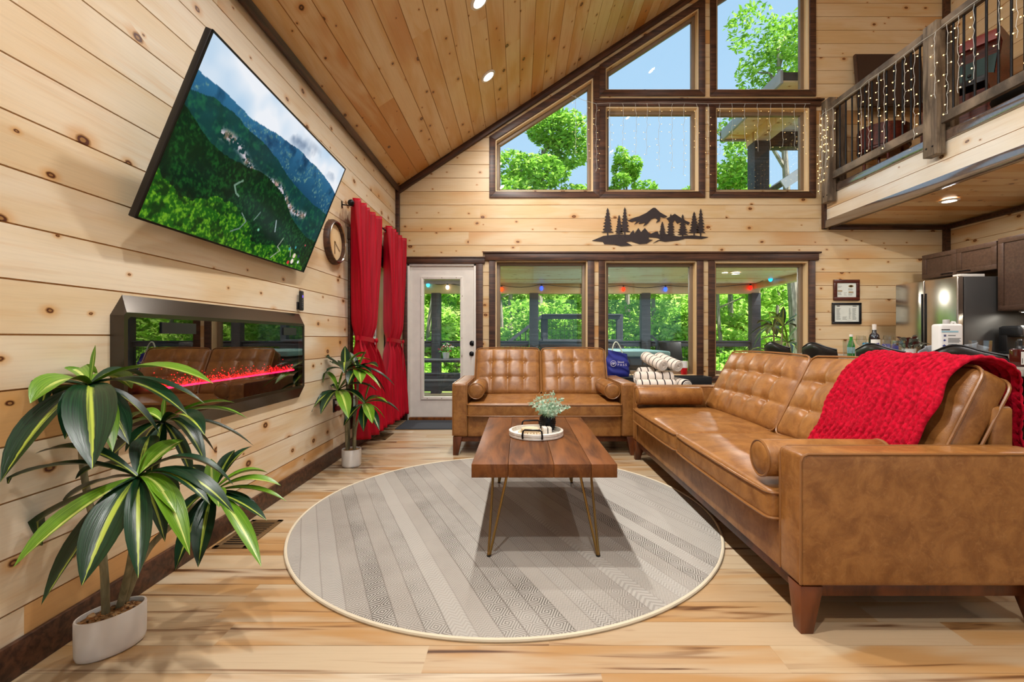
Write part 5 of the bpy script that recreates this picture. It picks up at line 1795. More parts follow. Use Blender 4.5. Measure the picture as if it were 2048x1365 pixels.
fl.build('flower_print', PURPLE, lb)
def wine_glass(label, loc):
    t = thing('wine_glass', label, 'glass', loc, 0, 'glasses on the bar')
    MB().lathe([(0, 0), (.034, 0), (.030, .004), (.004, .008), (.0035, .08), (.012, .09), (.036, .12), (.040, .145), (.034, .19), (.0325, .19), (.038, .145), (.034, .122), (.010, .094), (0, .092)], 24).build('body', MT['drinking_glass'], t, smooth=True, angle=60)
wine_glass('stemmed wine glass between the green bottle and the wine bottle', (3.06, 4.07, BZ))
wine_glass('stemmed wine glass to the right of the wine bottle', (3.15, 3.88, BZ))
o = MB().lathe([(0, 0), (.022, 0), (.024, .004), (.024, .12), (.02, .126), (0, .126)], 20).build('blue_can', plain('cyan_can', S(40, 150, 190), .3, .5), None, (3.13, 4.11, BZ), smooth=True)
tag(o, 'small bright blue can behind the wine bottle', 'can')
o = MB().box(-.05, .05, -.03, .03, 0, .115).build('snack_box', plain('blue_box', S(60, 64, 150), .5), None, (3.28, 4.02, BZ), bevel=.003)
tag(o, 'small blue and violet box behind the right wine glass', 'box')
# fittonia-like plant
fp_ = thing('striped_plant', 'small potted plant with white-veined green and dark red leaves on the bar', 'plant', (3.06, 3.57, BZ))
MB().lathe([(0, 0), (.034, 0), (.036, .004), (.046, .085), (.042, .085), (.034, .012), (0, .012)], 24).build('pot', MT['white_ceramic'], fp_, smooth=True, angle=45)
MB().lathe([(0, .07), (.040, .072)], 20).build('soil', MT['soil'], fp_)
t_ = NT('veined_leaf', .4, .4)
uv = t_.n('TexCoord').outputs['UV']
sp_ = t_.n('SeparateXYZ', Vector=uv)
st_ = t_.math('FRACT', t_.math('ADD', t_.math('MULTIPLY', sp_.outputs[0], 7.0), t_.math('MULTIPLY', t_.math('ABSOLUTE', t_.math('SUBTRACT', sp_.outputs[1], .5)), 5.0)))
t_.base(t_.mix(t_.math('MULTIPLY', t_.math('GREATER_THAN', st_, .68), .85), S(44, 58, 38), S(206, 206, 190)))
VEIN = t_.m
REDL = plain('dark_red_leaf', S(92, 26, 22), .5)
for i in range(46):
    a = 2.4 * i
    el = .15 + 1.1 * (i / 46)
    L = random.uniform(.06, .125)
    b0 = Vector((.012 * math.cos(a), .012 * math.sin(a), .075))
    tip = b0 + Vector((math.cos(a) * math.cos(el), math.sin(a) * math.cos(el), math.sin(el) * 1.0)) * L + Vector((0, 0, .01))
    me = leaf_mesh('leaf', b0 + (tip - b0) * .35, tip, random.uniform(.035, .05), .03, REDL if i % 3 == 0 else VEIN)
    put('leaf', me, fp_)
# white printed jug with cap
jg = thing('printed_jug', 'white rectangular jug with a grey cap and printed blue notes on the bar', 'jug', (3.1, 3.296, BZ), R(-6))
rounded_box(MB(), .078, .045, .135, .018, (2, 2, 2)).build('body', MT['white_ceramic'], jg, (0, 0, .135), smooth=True)
MB().lathe([(0, 0), (.020, 0), (.020, .03), (.018, .034), (0, .034)], 16).build('cap', plain('grey_cap', S(170, 166, 160), .4), jg, (-.005, 0, .268), smooth=True, angle=40)
MB().tube([(.02, 0, .265), (.035, 0, .283), (.048, 0, .282), (.056, 0, .262)], .009, 8).build('handle', MT['white_ceramic'], jg, smooth=True)
def bars(lst, mat, nm='printed_text'):
    m = MB()
    for x0, x1, z0, z1 in lst:
        m.box(x0, x1, -.0462, -.0448, z0, z1)
    return m.build(nm, mat, jg)
bars([(-.070, -.015, .224, .231)], MT['black'])
bars([(-.070, .040, .208, .220)], plain('pale_blue_print', S(150, 186, 196), .6))
bars([(-.027, .022, .184, .189)] + [(-.027, random.uniform(.045, .06), z, z + .0035) for z in (.164, .157, .150, .143, .136)] + [(-.027, random.uniform(.03, .06), z, z + .0035) for z in (.122, .112, .103, .095, .087)] + [(-.05, .05, z, z + .003) for z in (.07, .06, .05)], MT['ink'])
bars([(-.055, -.040, .178, .193)], plain('grey_print', S(90, 90, 120), .6), 'square_mark')
mk = MB()
for cx, cz, rr_ in ((-.05, .152, .010), (-.052, .112, .014)):
    mk.add([(cx - rr_, -.0463, cz), (cx, -.0463, cz - rr_ * .8), (cx + rr_, -.0463, cz), (cx, -.0463, cz + rr_ * .8)], [(0, 1, 2, 3)])
mk.build('blue_diamond_mark', plain('blue_print', S(46, 60, 130), .6), jg)
MT['napkin'] = plain('grey_napkin', S(140, 142, 146), .9)
def napkin(label, loc, s):
    def fn(u, v):
        a = math.pi * (u * 1.15 - .08)
        r_ = s * (.25 + .75 * v) * (1 + .05 * math.sin(u * 30))
        return (r_ * math.cos(a), .02 * math.sin(u * 34) * v - .02, max(.0, r_ * math.sin(a) * .95 + .01))
    o = MB().grid(fn, 60, 8).build('folded_napkin', MT['napkin'], None, loc, smooth=True, angle=180)
    md = o.modifiers.new('thick', 'SOLIDIFY'); md.thickness = .004
    tag(o, label, 'napkin', 'grey napkins on the bar')
napkin('grey fan-folded napkin to the left of the white jug', (3.08, 3.41, BZ), .115)
napkin('grey fan-folded napkin to the right of the white jug', (3.14, 3.16, BZ), .13)
sb_ = thing('soap_bottle', 'square amber pump bottle with a white label at the near end of the bar', 'bottle', (2.955, 2.68, BZ))
rounded_box(MB(), .036, .036, .052, .010, (2, 2, 2)).build('body', NT('amber_glass', .08, .6, 0, S(60, 18, 12)).m, sb_, (0, 0, .052), smooth=True)
lbp = MB().box(-.037, -.016, -.0372, -.036, .014, .088).box(-.008, .037, -.0372, -.036, .014, .088).build('paper_label', MT['paper'], sb_)
MB().box(-.033, -.029, -.0378, -.0365, .02, .05).build('printed_text', MT['ink'], lbp)
MB().lathe([(0, .10), (.018, .103), (.016, .12), (.010, .124), (.010, .15), (.014, .152), (.012, .162), (0, .163)], 16).build('pump', MT['black'], sb_, smooth=True, angle=50)
MB().tube([(0, 0, .157), (-.02, -.02, .158), (-.032, -.03, .150)], .005, 8).build('spout', MT['black'], sb_)

# ------------------------------------------------------------------ corner behind the sofas
TZ = .545
ctab = thing('corner_table', 'low black table in the corner behind the loveseat and sofa', 'table', (1.66, 4.95, 0))
MB().box(-.56, .56, -.62, .56, TZ - .04, TZ).build('tabletop', MT['black_matte'], ctab, bevel=.004)
for sx in (-1, 1):
    for sy in (-.57, .51):
        MB().box(sx * .52 - .025, sx * .52 + .025, sy - .025, sy + .025, 0, TZ - .04).build('leg', MT['black'], ctab)
MB().box(-.54, .54, -.59, .53, .18, .20).build('shelf', MT['black'], ctab)
bn = thing('storage_bin', 'low black fabric bin at the right end of the corner table under the red cup', 'bin', (2.02, 5.33, TZ))
m = MB()
for bx in ((-.19, .19, -.12, -.105), (-.19, .19, .105, .12), (-.19, -.175, -.105, .105), (.175, .19, -.105, .105)):
    m.box(*bx, 0, .085)
m.build('walls', MT['black_matte'], bn, bevel=.002)
MB().box(-.175, .175, -.105, .105, 0, .01).build('bottom', MT['black_matte'], bn)
sbx = thing('storage_box', 'flat black lidded box on the corner table under the blue bag', 'box', (1.36, 5.30, TZ))
MB().box(-.32, .32, -.16, .16, 0, .07).build('body', MT['black_matte'], sbx, bevel=.004)
MB().box(-.325, .325, -.165, .165, .07, .085).build('lid', MT['black_matte'], sbx, bevel=.004)
bg = thing('cloth_bag', 'dark blue drawstring bag with a white printed emblem beside the striped towels', 'bag', (1.145, 5.28, TZ + .0855))
BLUE = plain('blue_cloth', S(26, 34, 122), .7)
def bagf(u, v):
    a = 2 * math.pi * u
    w, d = .125 + .018 * math.sin(math.pi * v) - .02 * v, (.06 + .03 * math.sin(math.pi * min(1, v * 1.2))) * (1 - .55 * v)
    x = w * abs(math.cos(a)) ** .6 * (1 if math.cos(a) > 0 else -1)
    y = d * abs(math.sin(a)) ** .8 * (1 if math.sin(a) > 0 else -1)
    z = .30 * v + (.016 * math.sin(a * 5 + v * 9)) * v * (1 - v) * 2 - .05 * v * (x + .06) / .12 * .6
    return (x + .006 * math.sin(v * 14 + a), y + .006 * math.sin(v * 22 + a * 3), max(z, 0) + .001)
m = MB().grid(bagf, 60, 26)
body = m.build('body', BLUE, bg, smooth=True, angle=180)
def text_obj(nm, s, size, mat, parent, loc, rot, sx=1.0):
    cu = bpy.data.curves.new(nm, 'FONT')
    cu.body = s
    cu.size = size
    cu.extrude = .0006
    cu.align_x = 'LEFT'
    tmp = bpy.data.objects.new(nm, cu)
    COL.objects.link(tmp)
    dg = bpy.context.evaluated_depsgraph_get()
    me = bpy.data.meshes.new_from_object(tmp.evaluated_get(dg))
    bpy.data.objects.remove(tmp)
    me.materials.clear()
    me.materials.append(mat)
    o = put(nm, me, parent, loc, rot)
    o.scale = (sx, 1, 1)
    return o
WPR = plain('white_print', S(214, 208, 214), .7)
em = MB()
em.lathe([(.030, 0), (.034, 0), (.034, .001), (.030, .001)], 28)
em.tube([(-.016, -.012, .0005), (-.018, .004, .0005), (-.006, .012, .0005), (.002, .002, .0005), (-.006, -.010, .0005)], .0034, 5)
em.tube([(.002, -.014, .0005), (.006, .012, .0005), (.018, .010, .0005), (.018, -.002, .0005), (.006, -.004, .0005)], .0034, 5)
em.build('emblem', WPR, bg, (-.07, -.094, .155), (R(90), 0, R(0)))
text_obj('lettering', 'P A S S', .036, WPR, bg, (-.022, -.094, .128), (R(90), 0, R(2)))
ub = MB()
for i, (x, h) in enumerate(((0, .026), (.010, .014), (.018, .02), (.028, .014), (.037, .014), (.047, .016), (.056, .014), (.064, .018))):
    ub.box(x, x + .005, 0, h * .9, 0, .001)
ub.build('script_lettering', WPR, bg, (-.018, -.094, .163), (R(90), 0, R(3)))
MB().tube(bez((-.065, 0, .29), (-.03, 0, .52), (.055, 0, .27), 20), .007, 8).build('rope_handle', plain('pale_rope', S(206, 214, 190), .8), bg, smooth=True)
MB().tube([(.11, -.03, .24), (.135, -.05, .16), (.125, -.06, .06), (.15, -.08, .01)], .003, 6).build('drawstring', MT['black'], bg)

t_ = NT('striped_towel', .95, .1)
po = t_.obj()
sy_ = t_.n('SeparateXYZ', Vector=po).outputs[1]
sf = t_.math('ABSOLUTE', t_.math('SUBTRACT', t_.math('FRACT', t_.math('MULTIPLY', t_.math('ADD', sy_, 5.0), 13.5)), .5))
t_.base(t_.mix(t_.math('LESS_THAN', sf, .075), S(216, 204, 190), S(46, 40, 42)))
t_.bump(t_.noise(po, 300, 2), .4, .002)
TOWEL = t_.m
TW_WHITE = plain('towel_cut_edge', S(220, 210, 198), .95, bump=.3)
def towel(label, c, ax, L, r=.066):
    t = thing('rolled_towel', label, 'towel', c, 0, 'striped towels rolled on the corner table')
    q = Vector((0, 1, 0)).rotation_difference(Vector(ax).normalized())
    t.rotation_mode = 'QUATERNION'
    t.rotation_quaternion = q
    M = Matrix.Rotation(R(90), 4, 'X')
    prof = [(r * .9, -L / 2), (r * .985, -L / 2 + .010)] + [(r * (1 + .012 * math.sin(i * 2.1)), -L / 2 + .02 + (L - .04) * i / 10) for i in range(11)] + [(r * .985, L / 2 - .010), (r * .9, L / 2)]
    m = MB()
    vs, n = [], 28
    for q_, z in prof:
        for j in range(n):
            a = 2 * math.pi * j / n
            vs.append((q_ * math.cos(a), z, q_ * math.sin(a)))
    fs = [(i * n + j, i * n + (j + 1) % n, (i + 1) * n + (j + 1) % n, (i + 1) * n + j) for i in range(len(prof) - 1) for j in range(n)]
    fs += [tuple(range(n)), tuple((len(prof) - 1) * n + j for j in range(n))]
    m.add(vs, fs)
    m.build('roll', TOWEL, t, smooth=True, angle=60)
    for sgn in (-1, 1):
        sp2 = MB()
        sp2.tube([((.012 + (r * .86 - .012) * i / 44) * math.cos(i * .42), sgn * (L / 2 + .002), (.012 + (r * .86 - .012) * i / 44) * math.sin(i * .42)) for i in range(45)], .006, 5)
        sp2.build('coiled_end', TW_WHITE, t, smooth=True)
    return t
r0 = .060
zl = TZ + r0 + .001
towel('striped towel roll at the bottom left of the pile', (1.38, 4.722, zl), (1, .0, 0), .30, r0)
towel('striped towel roll lying across the front of the pile', (1.368, 4.62, zl + .070), (1, .0, .0), .375, r0)
towel('striped towel roll at the bottom front, mostly hidden by the sofa arm', (1.36, 4.518, zl), (1, .0, 0), .37, r0)
towel('striped towel roll end at the bottom right of the pile', (1.632, 4.62, zl + .004), (.12, -1, 0), .30, r0)
towel('short striped towel roll at the left, second layer', (1.345, 4.80, zl + .104), (1, .06, 0), .17, r0)
towel('striped towel roll on top, the left of the slanting pair', (1.40, 4.72, zl + .232), (.24, -1, -.22), .36, r0)
towel('striped towel roll on top, the right of the slanting pair', (1.545, 4.72, zl + .224), (.28, -1, -.22), .36, r0)
cp = thing('plastic_cup', 'red cup with a white upper half on the window sill', 'cup', (XB(1376) - .04, YB + .035, .5955), 0)
MB().lathe([(0, 0), (.036, 0), (.040, .004), (.045, .088), (0, .088)], 24).build('lower_cup', plain('red_cup', S(190, 16, 26), .4), cp, smooth=True, angle=45)
MB().lathe([(.044, .086), (.049, .090), (.047, .176), (.040, .176), (0, .174)], 24).build('upper_cup', MT['white_ceramic'], cp, smooth=True, angle=45)

# ================================================================== LOFT RAILING AND FURNITURE
rl = thing('loft_railing', 'weathered timber loft railing with round black balusters and thick posts', 'railing', (3.95, 4.3, 3.0))
def rbox(nm, x0, x1, y0, y1, z0, z1, mat, bev=.005):
    return MB().box(x0 - 3.95, x1 - 3.95, y0 - 4.3, y1 - 4.3, z0 - 3, z1 - 3).build(nm, mat, rl, bevel=bev)
for y0, y1, zt_ in ((5.70, 5.85, 4.10), (4.235, 4.38, 4.05), (2.62, 2.77, 4.05)):
    p_o = rbox('post', 3.885, 3.972, y0, y1, 2.80, zt_, MT['weathered_post'])
    b_o = MB()
    for dy in (.04, .105):
        b_o.lathe([(0, 0), (.009, 0), (.008, .004), (0, .005)], 10, (0, 0, 0), Matrix.Translation((3.885 - 3.95, y0 + dy - 4.3, 2.88 - 3)) @ Matrix.Rotation(R(-90), 4, 'Y'))
    b_o.build('bolt', MT['black_metal'], p_o)
    rbox('post', 4.03, 4.12, y0 + .02, y1 - .02, 3.0, zt_ - .06, MT['weathered_post'])
for y0, y1 in ((4.38, 5.70), (2.77, 4.235), (1.4, 2.62)):
    rbox('top_rail', 3.925, 3.975, y0, y1, 3.95, 4.04, MT['weathered'])
    rbox('bottom_rail', 3.925, 3.975, y0, y1, 3.075, 3.165, MT['weathered'])
    n = int(round((y1 - y0) / .1)) - 1
    for i in range(n):
        y = y0 + (y1 - y0) * (i + 1) / (n + 1)
        MB().tube([(0, y - 4.3, .16), (0, y - 4.3, .955)], .0095, 10).build('baluster', MT['black_metal'], rl, smooth=True)

BULB = glow('warm_bulb', (1, .62, .18, 1), 9.0)
WIRE = plain('clear_wire', S(196, 196, 188), .35)
def light_curtain(label, group, main, drops, origin, side, wire_r=.0025, bulb_r=.0052, bulb=None):
    """main: path; drops: (point, length); side: unit vector for the twigs"""
    t = thing('string_light_curtain', label, 'string lights', origin, 0, group)
    O = Vector(origin)
    MB().tube([Vector(p) - O for p in main], wire_r, 5).build('main_wire', WIRE, t)
    side = Vector(side)
    for p, L in drops:
        p = Vector(p) - O
        n = max(4, int(L / .045))
        pts = [p + Vector((0, 0, -L * i / n)) + side * random.uniform(-.010, .010) for i in range(n + 1)]
        m, b = MB(), MB()
        m.tube(pts, wire_r * .8, 4)
        for i in range(2, n + 1, 2):
            sg = random.choice((-1, 1))
            q = pts[i] + side * sg * random.uniform(.02, .04) + Vector((0, 0, random.uniform(-.012, .012)))
            m.tube([pts[i], q], wire_r * .6, 4)
            b.ball(tuple(q), bulb_r, 6, 4)
        s_ = m.build('strand', WIRE, t)
        o = b.build('bulbs', bulb or BULB, s_)
        o['kind'] = 'stuff'
    return t
YW = YB - .058
mp = [(XB(1142), YW + .03, ZB(193)), (XB(1165), YW + .02, ZB(203)), (XB(1190), YW, ZB(212))] + [(XB(x), YW, ZB(211.5) + random.uniform(-.006, .006)) for x in range(1215, 1640, 25)]
dr = []
for zx, ln in ((597, .75), (660, .80), (715, .88), (790, .70), (865, .66), (938, .72), (1000, .66), (1068, .86), (1140, .88), (1208, .92), (1280, .62), (1345, .92), (1410, .66), (1480, .52), (1550, .58), (1622, .62), (1693, .62), (1763, .56), (1832, .58), (1890, .66)):
    px = 940 + zx / 2.844
    z = ZB(193 + (px - 1142) * .39) if px < 1190 else ZB(212)
    dr.append(((XB(px), YW, z), ln))
light_curtain('curtain of tiny warm lights hanging over the middle gable windows', 'indoor string light curtains', mp, dr, (XB(1400), YW, ZB(211)), (1, 0, 0), .0022, .0042, glow('dim_warm_bulb', (1, .66, .25, 1), 1.6))
mp, dr = [], []
y = 5.86
while y > 1.6:
    near_post = any(a - .02 < y < b + .02 for a, b in ((5.70, 5.85), (4.235, 4.38), (2.62, 2.77)))
    x = 3.870
    mp.append((x, y, 3.93 + random.uniform(-.012, .008)))
    if random.random() < .9:
        dr.append(((x, y - random.uniform(0, .04), 3.92), random.uniform(.45, .92)))
    y -= .115
for yy, L in ((5.86, 1.05), (5.80, .9), (5.74, .75)):
    dr.append(((3.870, yy, 3.98), L))
light_curtain('curtain of tiny warm lights hung along the loft railing', 'indoor string light curtains', mp, dr, (3.95, 4.3, 3.9), (0, 1, 0))

MAH = dark_wood('red_brown_wood', S(64, 24, 16), S(104, 44, 28), .35)
ls = thing('loft_screen', 'dark flat screen on the gable wall up in the loft', 'television', (4.78, YB - .065, 4.4))
rounded_box(MB(), .43, .022, .36, .008, (2, 1, 2)).build('housing', MT['cabinet'], ls, (0, -.03, 0), (R(-6), 0, 0), smooth=True)
MB().box(-.41, .41, -.056, -.0525, -.34, .34).build('screen', plain('dark_screen', S(50, 32, 28), .3), ls, (0, 0, 0), (R(-6), 0, 0))
MB().box(-.1, .1, -.02, .062, -.1, .1).build('wall_bracket', MT['black_metal'], ls)
ag = thing('arcade_cabinet', 'reddish-brown arcade cabinet with a slanted teal screen in the loft', 'arcade cabinet', (4.70, 4.80, 3.0), R(-62))
prof = [(-.30, 0), (.30, 0), (.30, 1.18), (.02, 1.22), (-.02, 1.14), (.06, 1.08), (-.08, .72), (-.30, .66), (-.30, .56), (-.24, .52)]
for x in (-.27, .25):
    bm_ = MB()
    vs = [(x, a, b) for a, b in prof] + [(x + .02, a, b) for a, b in prof]
    n = len(prof)
    bm_.add(vs, [tuple(range(n)), tuple(range(2 * n - 1, n - 1, -1))] + [(i, (i + 1) % n, n + (i + 1) % n, n + i) for i in range(n)])
    bm_.build('side_panel', MAH, ag)
MB().box(-.25, .25, .02, .28, 0, 1.16).build('body', MAH, ag)
MB().box(-.25, .25, -.24, .05, 0, .55).build('front_panel', MAH, ag)
MB().box(-.25, .25, -.30, .0, .60, .66).build('control_shelf', MT['black'], ag, bevel=.004)
MB().box(-.24, .24, -.005, .005, 0, .38).build('screen', plain('teal_screen', S(62, 84, 84), .2), ag, (0, -.072, .70), (R(-20), 0, 0))
MB().box(-.25, .25, -.03, .06, 1.09, 1.19).build('marquee', plain('red_marquee', S(120, 40, 28), .4), ag, bevel=.003)
for x in (-.12, .1):
    jo = MB().tube([(x, -.2, .66), (x, -.2, .72)], .006, 6).ball((x, -.2, .735), .018, 10, 6)
    jo.build('joystick', MT['black'], ag, smooth=True)
ac = thing('round_back_chair', 'dark reddish-brown chair with a rounded back in the loft', 'chair', (4.42, 5.52, 3.0), R(20))
MB().lathe([(0, 0), (.24, 0), (.25, .02), (.24, .05), (0, .06)], 28, (0, 0, .33)).build('seat', MAH, ac, smooth=True, angle=50)
vs = []
for i in range(25):
    a = R(180 + 40 + 280 * i / 24 - 90 + 0)
    for z in (.36, .56):
        for q in (.235, .262):
            vs.append((q * math.sin(a), q * math.cos(a), z if z < .5 else .56 + .05 * math.sin(math.pi * i / 24)))
fs = []
for i in range(24):
    k = 4 * i
    fs += [(k, k + 4, k + 6, k + 2), (k + 1, k + 3, k + 7, k + 5), (k + 2, k + 6, k + 7, k + 3), (k, k + 1, k + 5, k + 4)]
MB().add(vs, fs).build('backrest', MAH, ac, smooth=True, angle=50)
for a in (45, 135, 225, 315):
    MB().tube([(.18 * math.cos(R(a)), .18 * math.sin(R(a)), .34), (.2 * math.cos(R(a)), .2 * math.sin(R(a)), 0)], .016, 8).build('leg', MAH, ac)
o = MB().ball((0, 0, .14), .30, 24, 10, (1, 1, .46)).build('floor_pouf', MT['black_matte'], None, (4.36, 3.80, 3.0), smooth=True)
tag(o, 'low rounded black pouf on the loft floor behind the railing', 'pouf')

# ================================================================== OUTSIDE
PZ = -.04
t_ = NT('forest_ground', .95, .1)
pg = t_.obj()
t_.base(t_.mix(t_.smooth(t_.noise(pg, .9, 4), .35, .65), S(96, 118, 52), S(150, 168, 86)))
def hill(u, v):
    x, y = -30 + 62 * u, 9.5 + 45 * v
    return (x, y, -.6 + 1.2 * v + 6.5 * v ** 1.4 + .25 * math.sin(x * .7 + y * .3))
o = MB().grid(hill, 40, 30).build('terrain', t_.m)
o['kind'] = 'structure'
po_ = structure('porch_floor', (0, 0, 0))
i = 0
y = YB + .16
while y < 9.3:
    MB().box(-3.2, 5.0, y, y + .138, PZ - .03, PZ).build('plank', MT['deckboard'] if 'deckboard' in MT else MT.setdefault('deckboard', wood_boards('deck_boards', S(178, 158, 130), S(160, 138, 108), S(150, 110, 70), S(90, 60, 40), .2, .05, .6)), po_)
    y += .145
pc = structure('porch_ceiling', (0, 0, 0))
plank_wall(pc, (0, YB + .16, 2.17), (1, 0, 0), (0, -1, 0), (0, 0, -1), -3.2, 4.85, -3.2, lambda s: 0, [], [], MT['pine'], PITCH, 0.0, (2.6, 4), .012, .0015, sheath=.06)
trim_box(16, -3.2, 4.85, 9.14, 9.28, 1.97, 2.17).data.materials[0] = MT['pine_gable']
trim_box(17, 4.72, 4.86, YB + .16, 9.28, 2.06, 2.17).data.materials[0] = MT['pine_gable']
OD = MT['outdoor_dark']
for x, lab in ((-1.67, 'dark porch post seen through the door glass'), (.30, 'dark porch post seen through the left lower window'), (2.55, 'dark porch post seen through the middle lower window'), (4.76, 'dark porch post at the corner, seen through the right lower window')):
    p = thing('porch_post', lab, 'post', (x, 9.2, PZ), 0, 'porch posts')
    MB().box(-.09, .09, -.08, .08, 0, 2.02).build('shaft', OD, p, bevel=.006)
    MB().box(-.10, .10, -.09, .09, 0, .12).build('foot', OD, p, bevel=.006)
MESHW = plain('black_wire', S(30, 32, 34), .5, .3)
def mesh_rail(label, x0, x1, y, z0, zlow, zhigh, post_w=.0):
    t = thing('deck_railing', label, 'railing', ((x0 + x1) / 2, y, z0), 0, 'outdoor railings')
    hx = (x1 - x0) / 2
    h = zhigh - z0
    MB().box(-hx, hx, -.05, .05, h - .03, h).build('top_rail', OD, t, bevel=.004)
    MB().box(-hx, hx, -.02, .02, h - .12, h - .03).build('upper_board', OD, t, bevel=.004)
    MB().box(-hx, hx, -.02, .02, zlow - z0, zlow - z0 + .09).build('bottom_rail', OD, t, bevel=.004)
    m = MB()
    z = zlow - z0 + .09
    while z < h - .12:
        m.box(-hx, hx, -.003, .003, z, z + .006)
        z += .1
    x = -hx
    while x < hx:
        m.box(x, x + .006, -.003, .003, zlow - z0 + .05, h - .1)
        x += .1
    o = m.build('wire_mesh', MESHW, t)
    o['kind'] = 'stuff'
for x0, x1, lab in ((-3.2, -1.77, 'dark mesh railing at the left end of the porch'), (-1.57, .20, 'dark mesh railing behind the picnic table'), (.40, 2.45, 'dark mesh railing behind the hot tub'), (2.65, 4.66, 'dark mesh railing seen through the right lower window')):
    mesh_rail(lab, x0, x1, 9.2, PZ, .08, 1.02)
# upper deck and stair beyond
mesh_rail('dark mesh railing of the raised deck beyond the porch', .55, 2.35, 10.5, .94, .95, 1.63)
ud = thing('raised_deck', 'small raised timber deck beyond the porch with stairs at its left', 'deck', (1.5, 11.0, 0))
MB().box(-1.0, .95, -.4, .8, .80, .92).build('platform', OD, ud, bevel=.004)
for x in (-.9, .85):
    for yy in (-.35, .7):
        MB().box(x - .07, x + .07, yy - .07, yy + .07, -.6, .80 if yy > 0 else 1.63).build('post', OD, ud)
for i in range(4):
    MB().box(-1.0 - .24 * (i + 1), -1.0 - .24 * i, -.4, .5, .70 - .2 * i, .74 - .2 * i).build('tread', OD, ud)
vs = []
st = MB()
for z0 in (.0, .55):
    a, b = Vector((-.95, -.42, .95 + z0 + .05)), Vector((-1.85, -.42, .30 + z0))
    vs = [a + Vector((0, 0, d)) + Vector((0, e, 0)) for d in (0, .09) for e in (0, .04)] + [b + Vector((0, 0, d)) + Vector((0, e, 0)) for d in (0, .09) for e in (0, .04)]
    st.add(vs, [(0, 1, 3, 2), (4, 6, 7, 5), (0, 4, 5, 1), (2, 3, 7, 6), (0, 2, 6, 4), (1, 5, 7, 3)])
st.build('stair_rail', OD, ud)
for i in range(8):
    t0 = i / 7
    x, z = -.98 - .85 * t0, .98 - .66 * t0
    MB().box(x - .012, x + .012, -.41, -.39, z, z + .58).build('stair_baluster', MESHW, ud)
# hot tub
ht = thing('hot_tub', 'square hot tub with a pale teal cover on the porch', 'hot tub', (1.42, 8.0, PZ))
rounded_box(MB(), .93, .88, .40, .10, (3, 3, 3)).build('shell', plain('tub_shell', S(60, 54, 48), .6), ht, (0, 0, .42), smooth=True)
for s in (-1, 1):
    rounded_box(MB(), .95, .445, .045, .03, (3, 3, 1)).build('cover', plain('teal_cover', S(130, 168, 170), .5), ht, (0, s * .45, .865), smooth=True)
MB().tube([(.98, .0, .3), (.98, -.1, 1.06), (.98, .25, 1.15)], .025, 8).build('cover_lifter', MT['black'], ht)
pch = thing('patio_chair', 'dark patio chair at the right of the hot tub', 'chair', (2.66, 7.7, PZ))
MB().box(-.22, .22, -.22, .22, .40, .44).build('seat', MT['black'], pch, bevel=.01)
MB().box(-.20, .20, .0, .035, 0, .60).build('backrest', MT['black'], pch, (0, .17, .46), (R(-14), 0, 0), bevel=.01)
for sx in (-.2, .2):
    for sy in (-.2, .2):
        MB().tube([(sx, sy, .41), (sx * 1.08, sy * 1.1, 0)], .016, 8).build('leg', MT['black_metal'], pch)
# picnic table with flower pot
pt = thing('picnic_table', 'dark slatted picnic table with benches seen through the door glass', 'table', (-1.45, 7.75, PZ))
for i in range(5):
    MB().box(-.95, .95, -.36 + .148 * i, -.36 + .148 * i + .138, .72, .755).build('slat', OD, pt, bevel=.003)
for s in (-1, 1):
    for k in (0, 1):
        y0 = s * .66 + (-.14 if k == 0 else .01)
        MB().box(-.95, .95, y0, y0 + .13, .43, .465).build('slat', OD, pt, bevel=.003)
    MB().box(-.95, .95, s * .66 - .145, s * .66 - .12, .30, .43).build('apron', OD, pt, bevel=.003)
for sx in (-.7, .7):
    MB().box(sx - .04, sx + .04, -.78, .78, .38, .43).build('crossbar', OD, pt, bevel=.003)
    for s in (-1, 1):
        m = MB()
        m.add([(sx - .04, s * .22, .72), (sx + .04, s * .22, .72), (sx + .04, s * .34, .72), (sx - .04, s * .34, .72), (sx - .04, s * .50, 0), (sx + .04, s * .50, 0), (sx + .04, s * .62, 0), (sx - .04, s * .62, 0)],
              [(0, 1, 2, 3), (7, 6, 5, 4), (0, 4, 5, 1), (1, 5, 6, 2), (2, 6, 7, 3), (3, 7, 4, 0)])
        m.build('leg', OD, pt)
fpn = thing('flower_pot', 'white pot of red and white flowers on the picnic table', 'flower pot', (-1.275, 7.95, PZ + .755))
MB().lathe([(0, 0), (.05, 0), (.065, .11), (.06, .11), (0, .10)], 20).build('pot', MT['white_ceramic'], fpn, smooth=True, angle=45)
for nm, col, k in (('leaves', S(70, 140, 60), 60), ('blossoms', S(150, 30, 50), 26), ('pale_blossoms', S(226, 214, 214), 16)):
    m = MB()
    for i in range(k):
        a, el, r_ = random.uniform(0, 6.28), random.uniform(-.1, 1.4), random.uniform(.07, .15)
        m.ball((r_ * math.cos(a) * math.cos(el), r_ * math.sin(a) * math.cos(el), .13 + r_ * math.sin(el)), .016, 5, 3, (1, 1, .6))
    o = m.build(nm, plain('flower_' + nm, col, .6), fpn)
    o['kind'] = 'stuff'
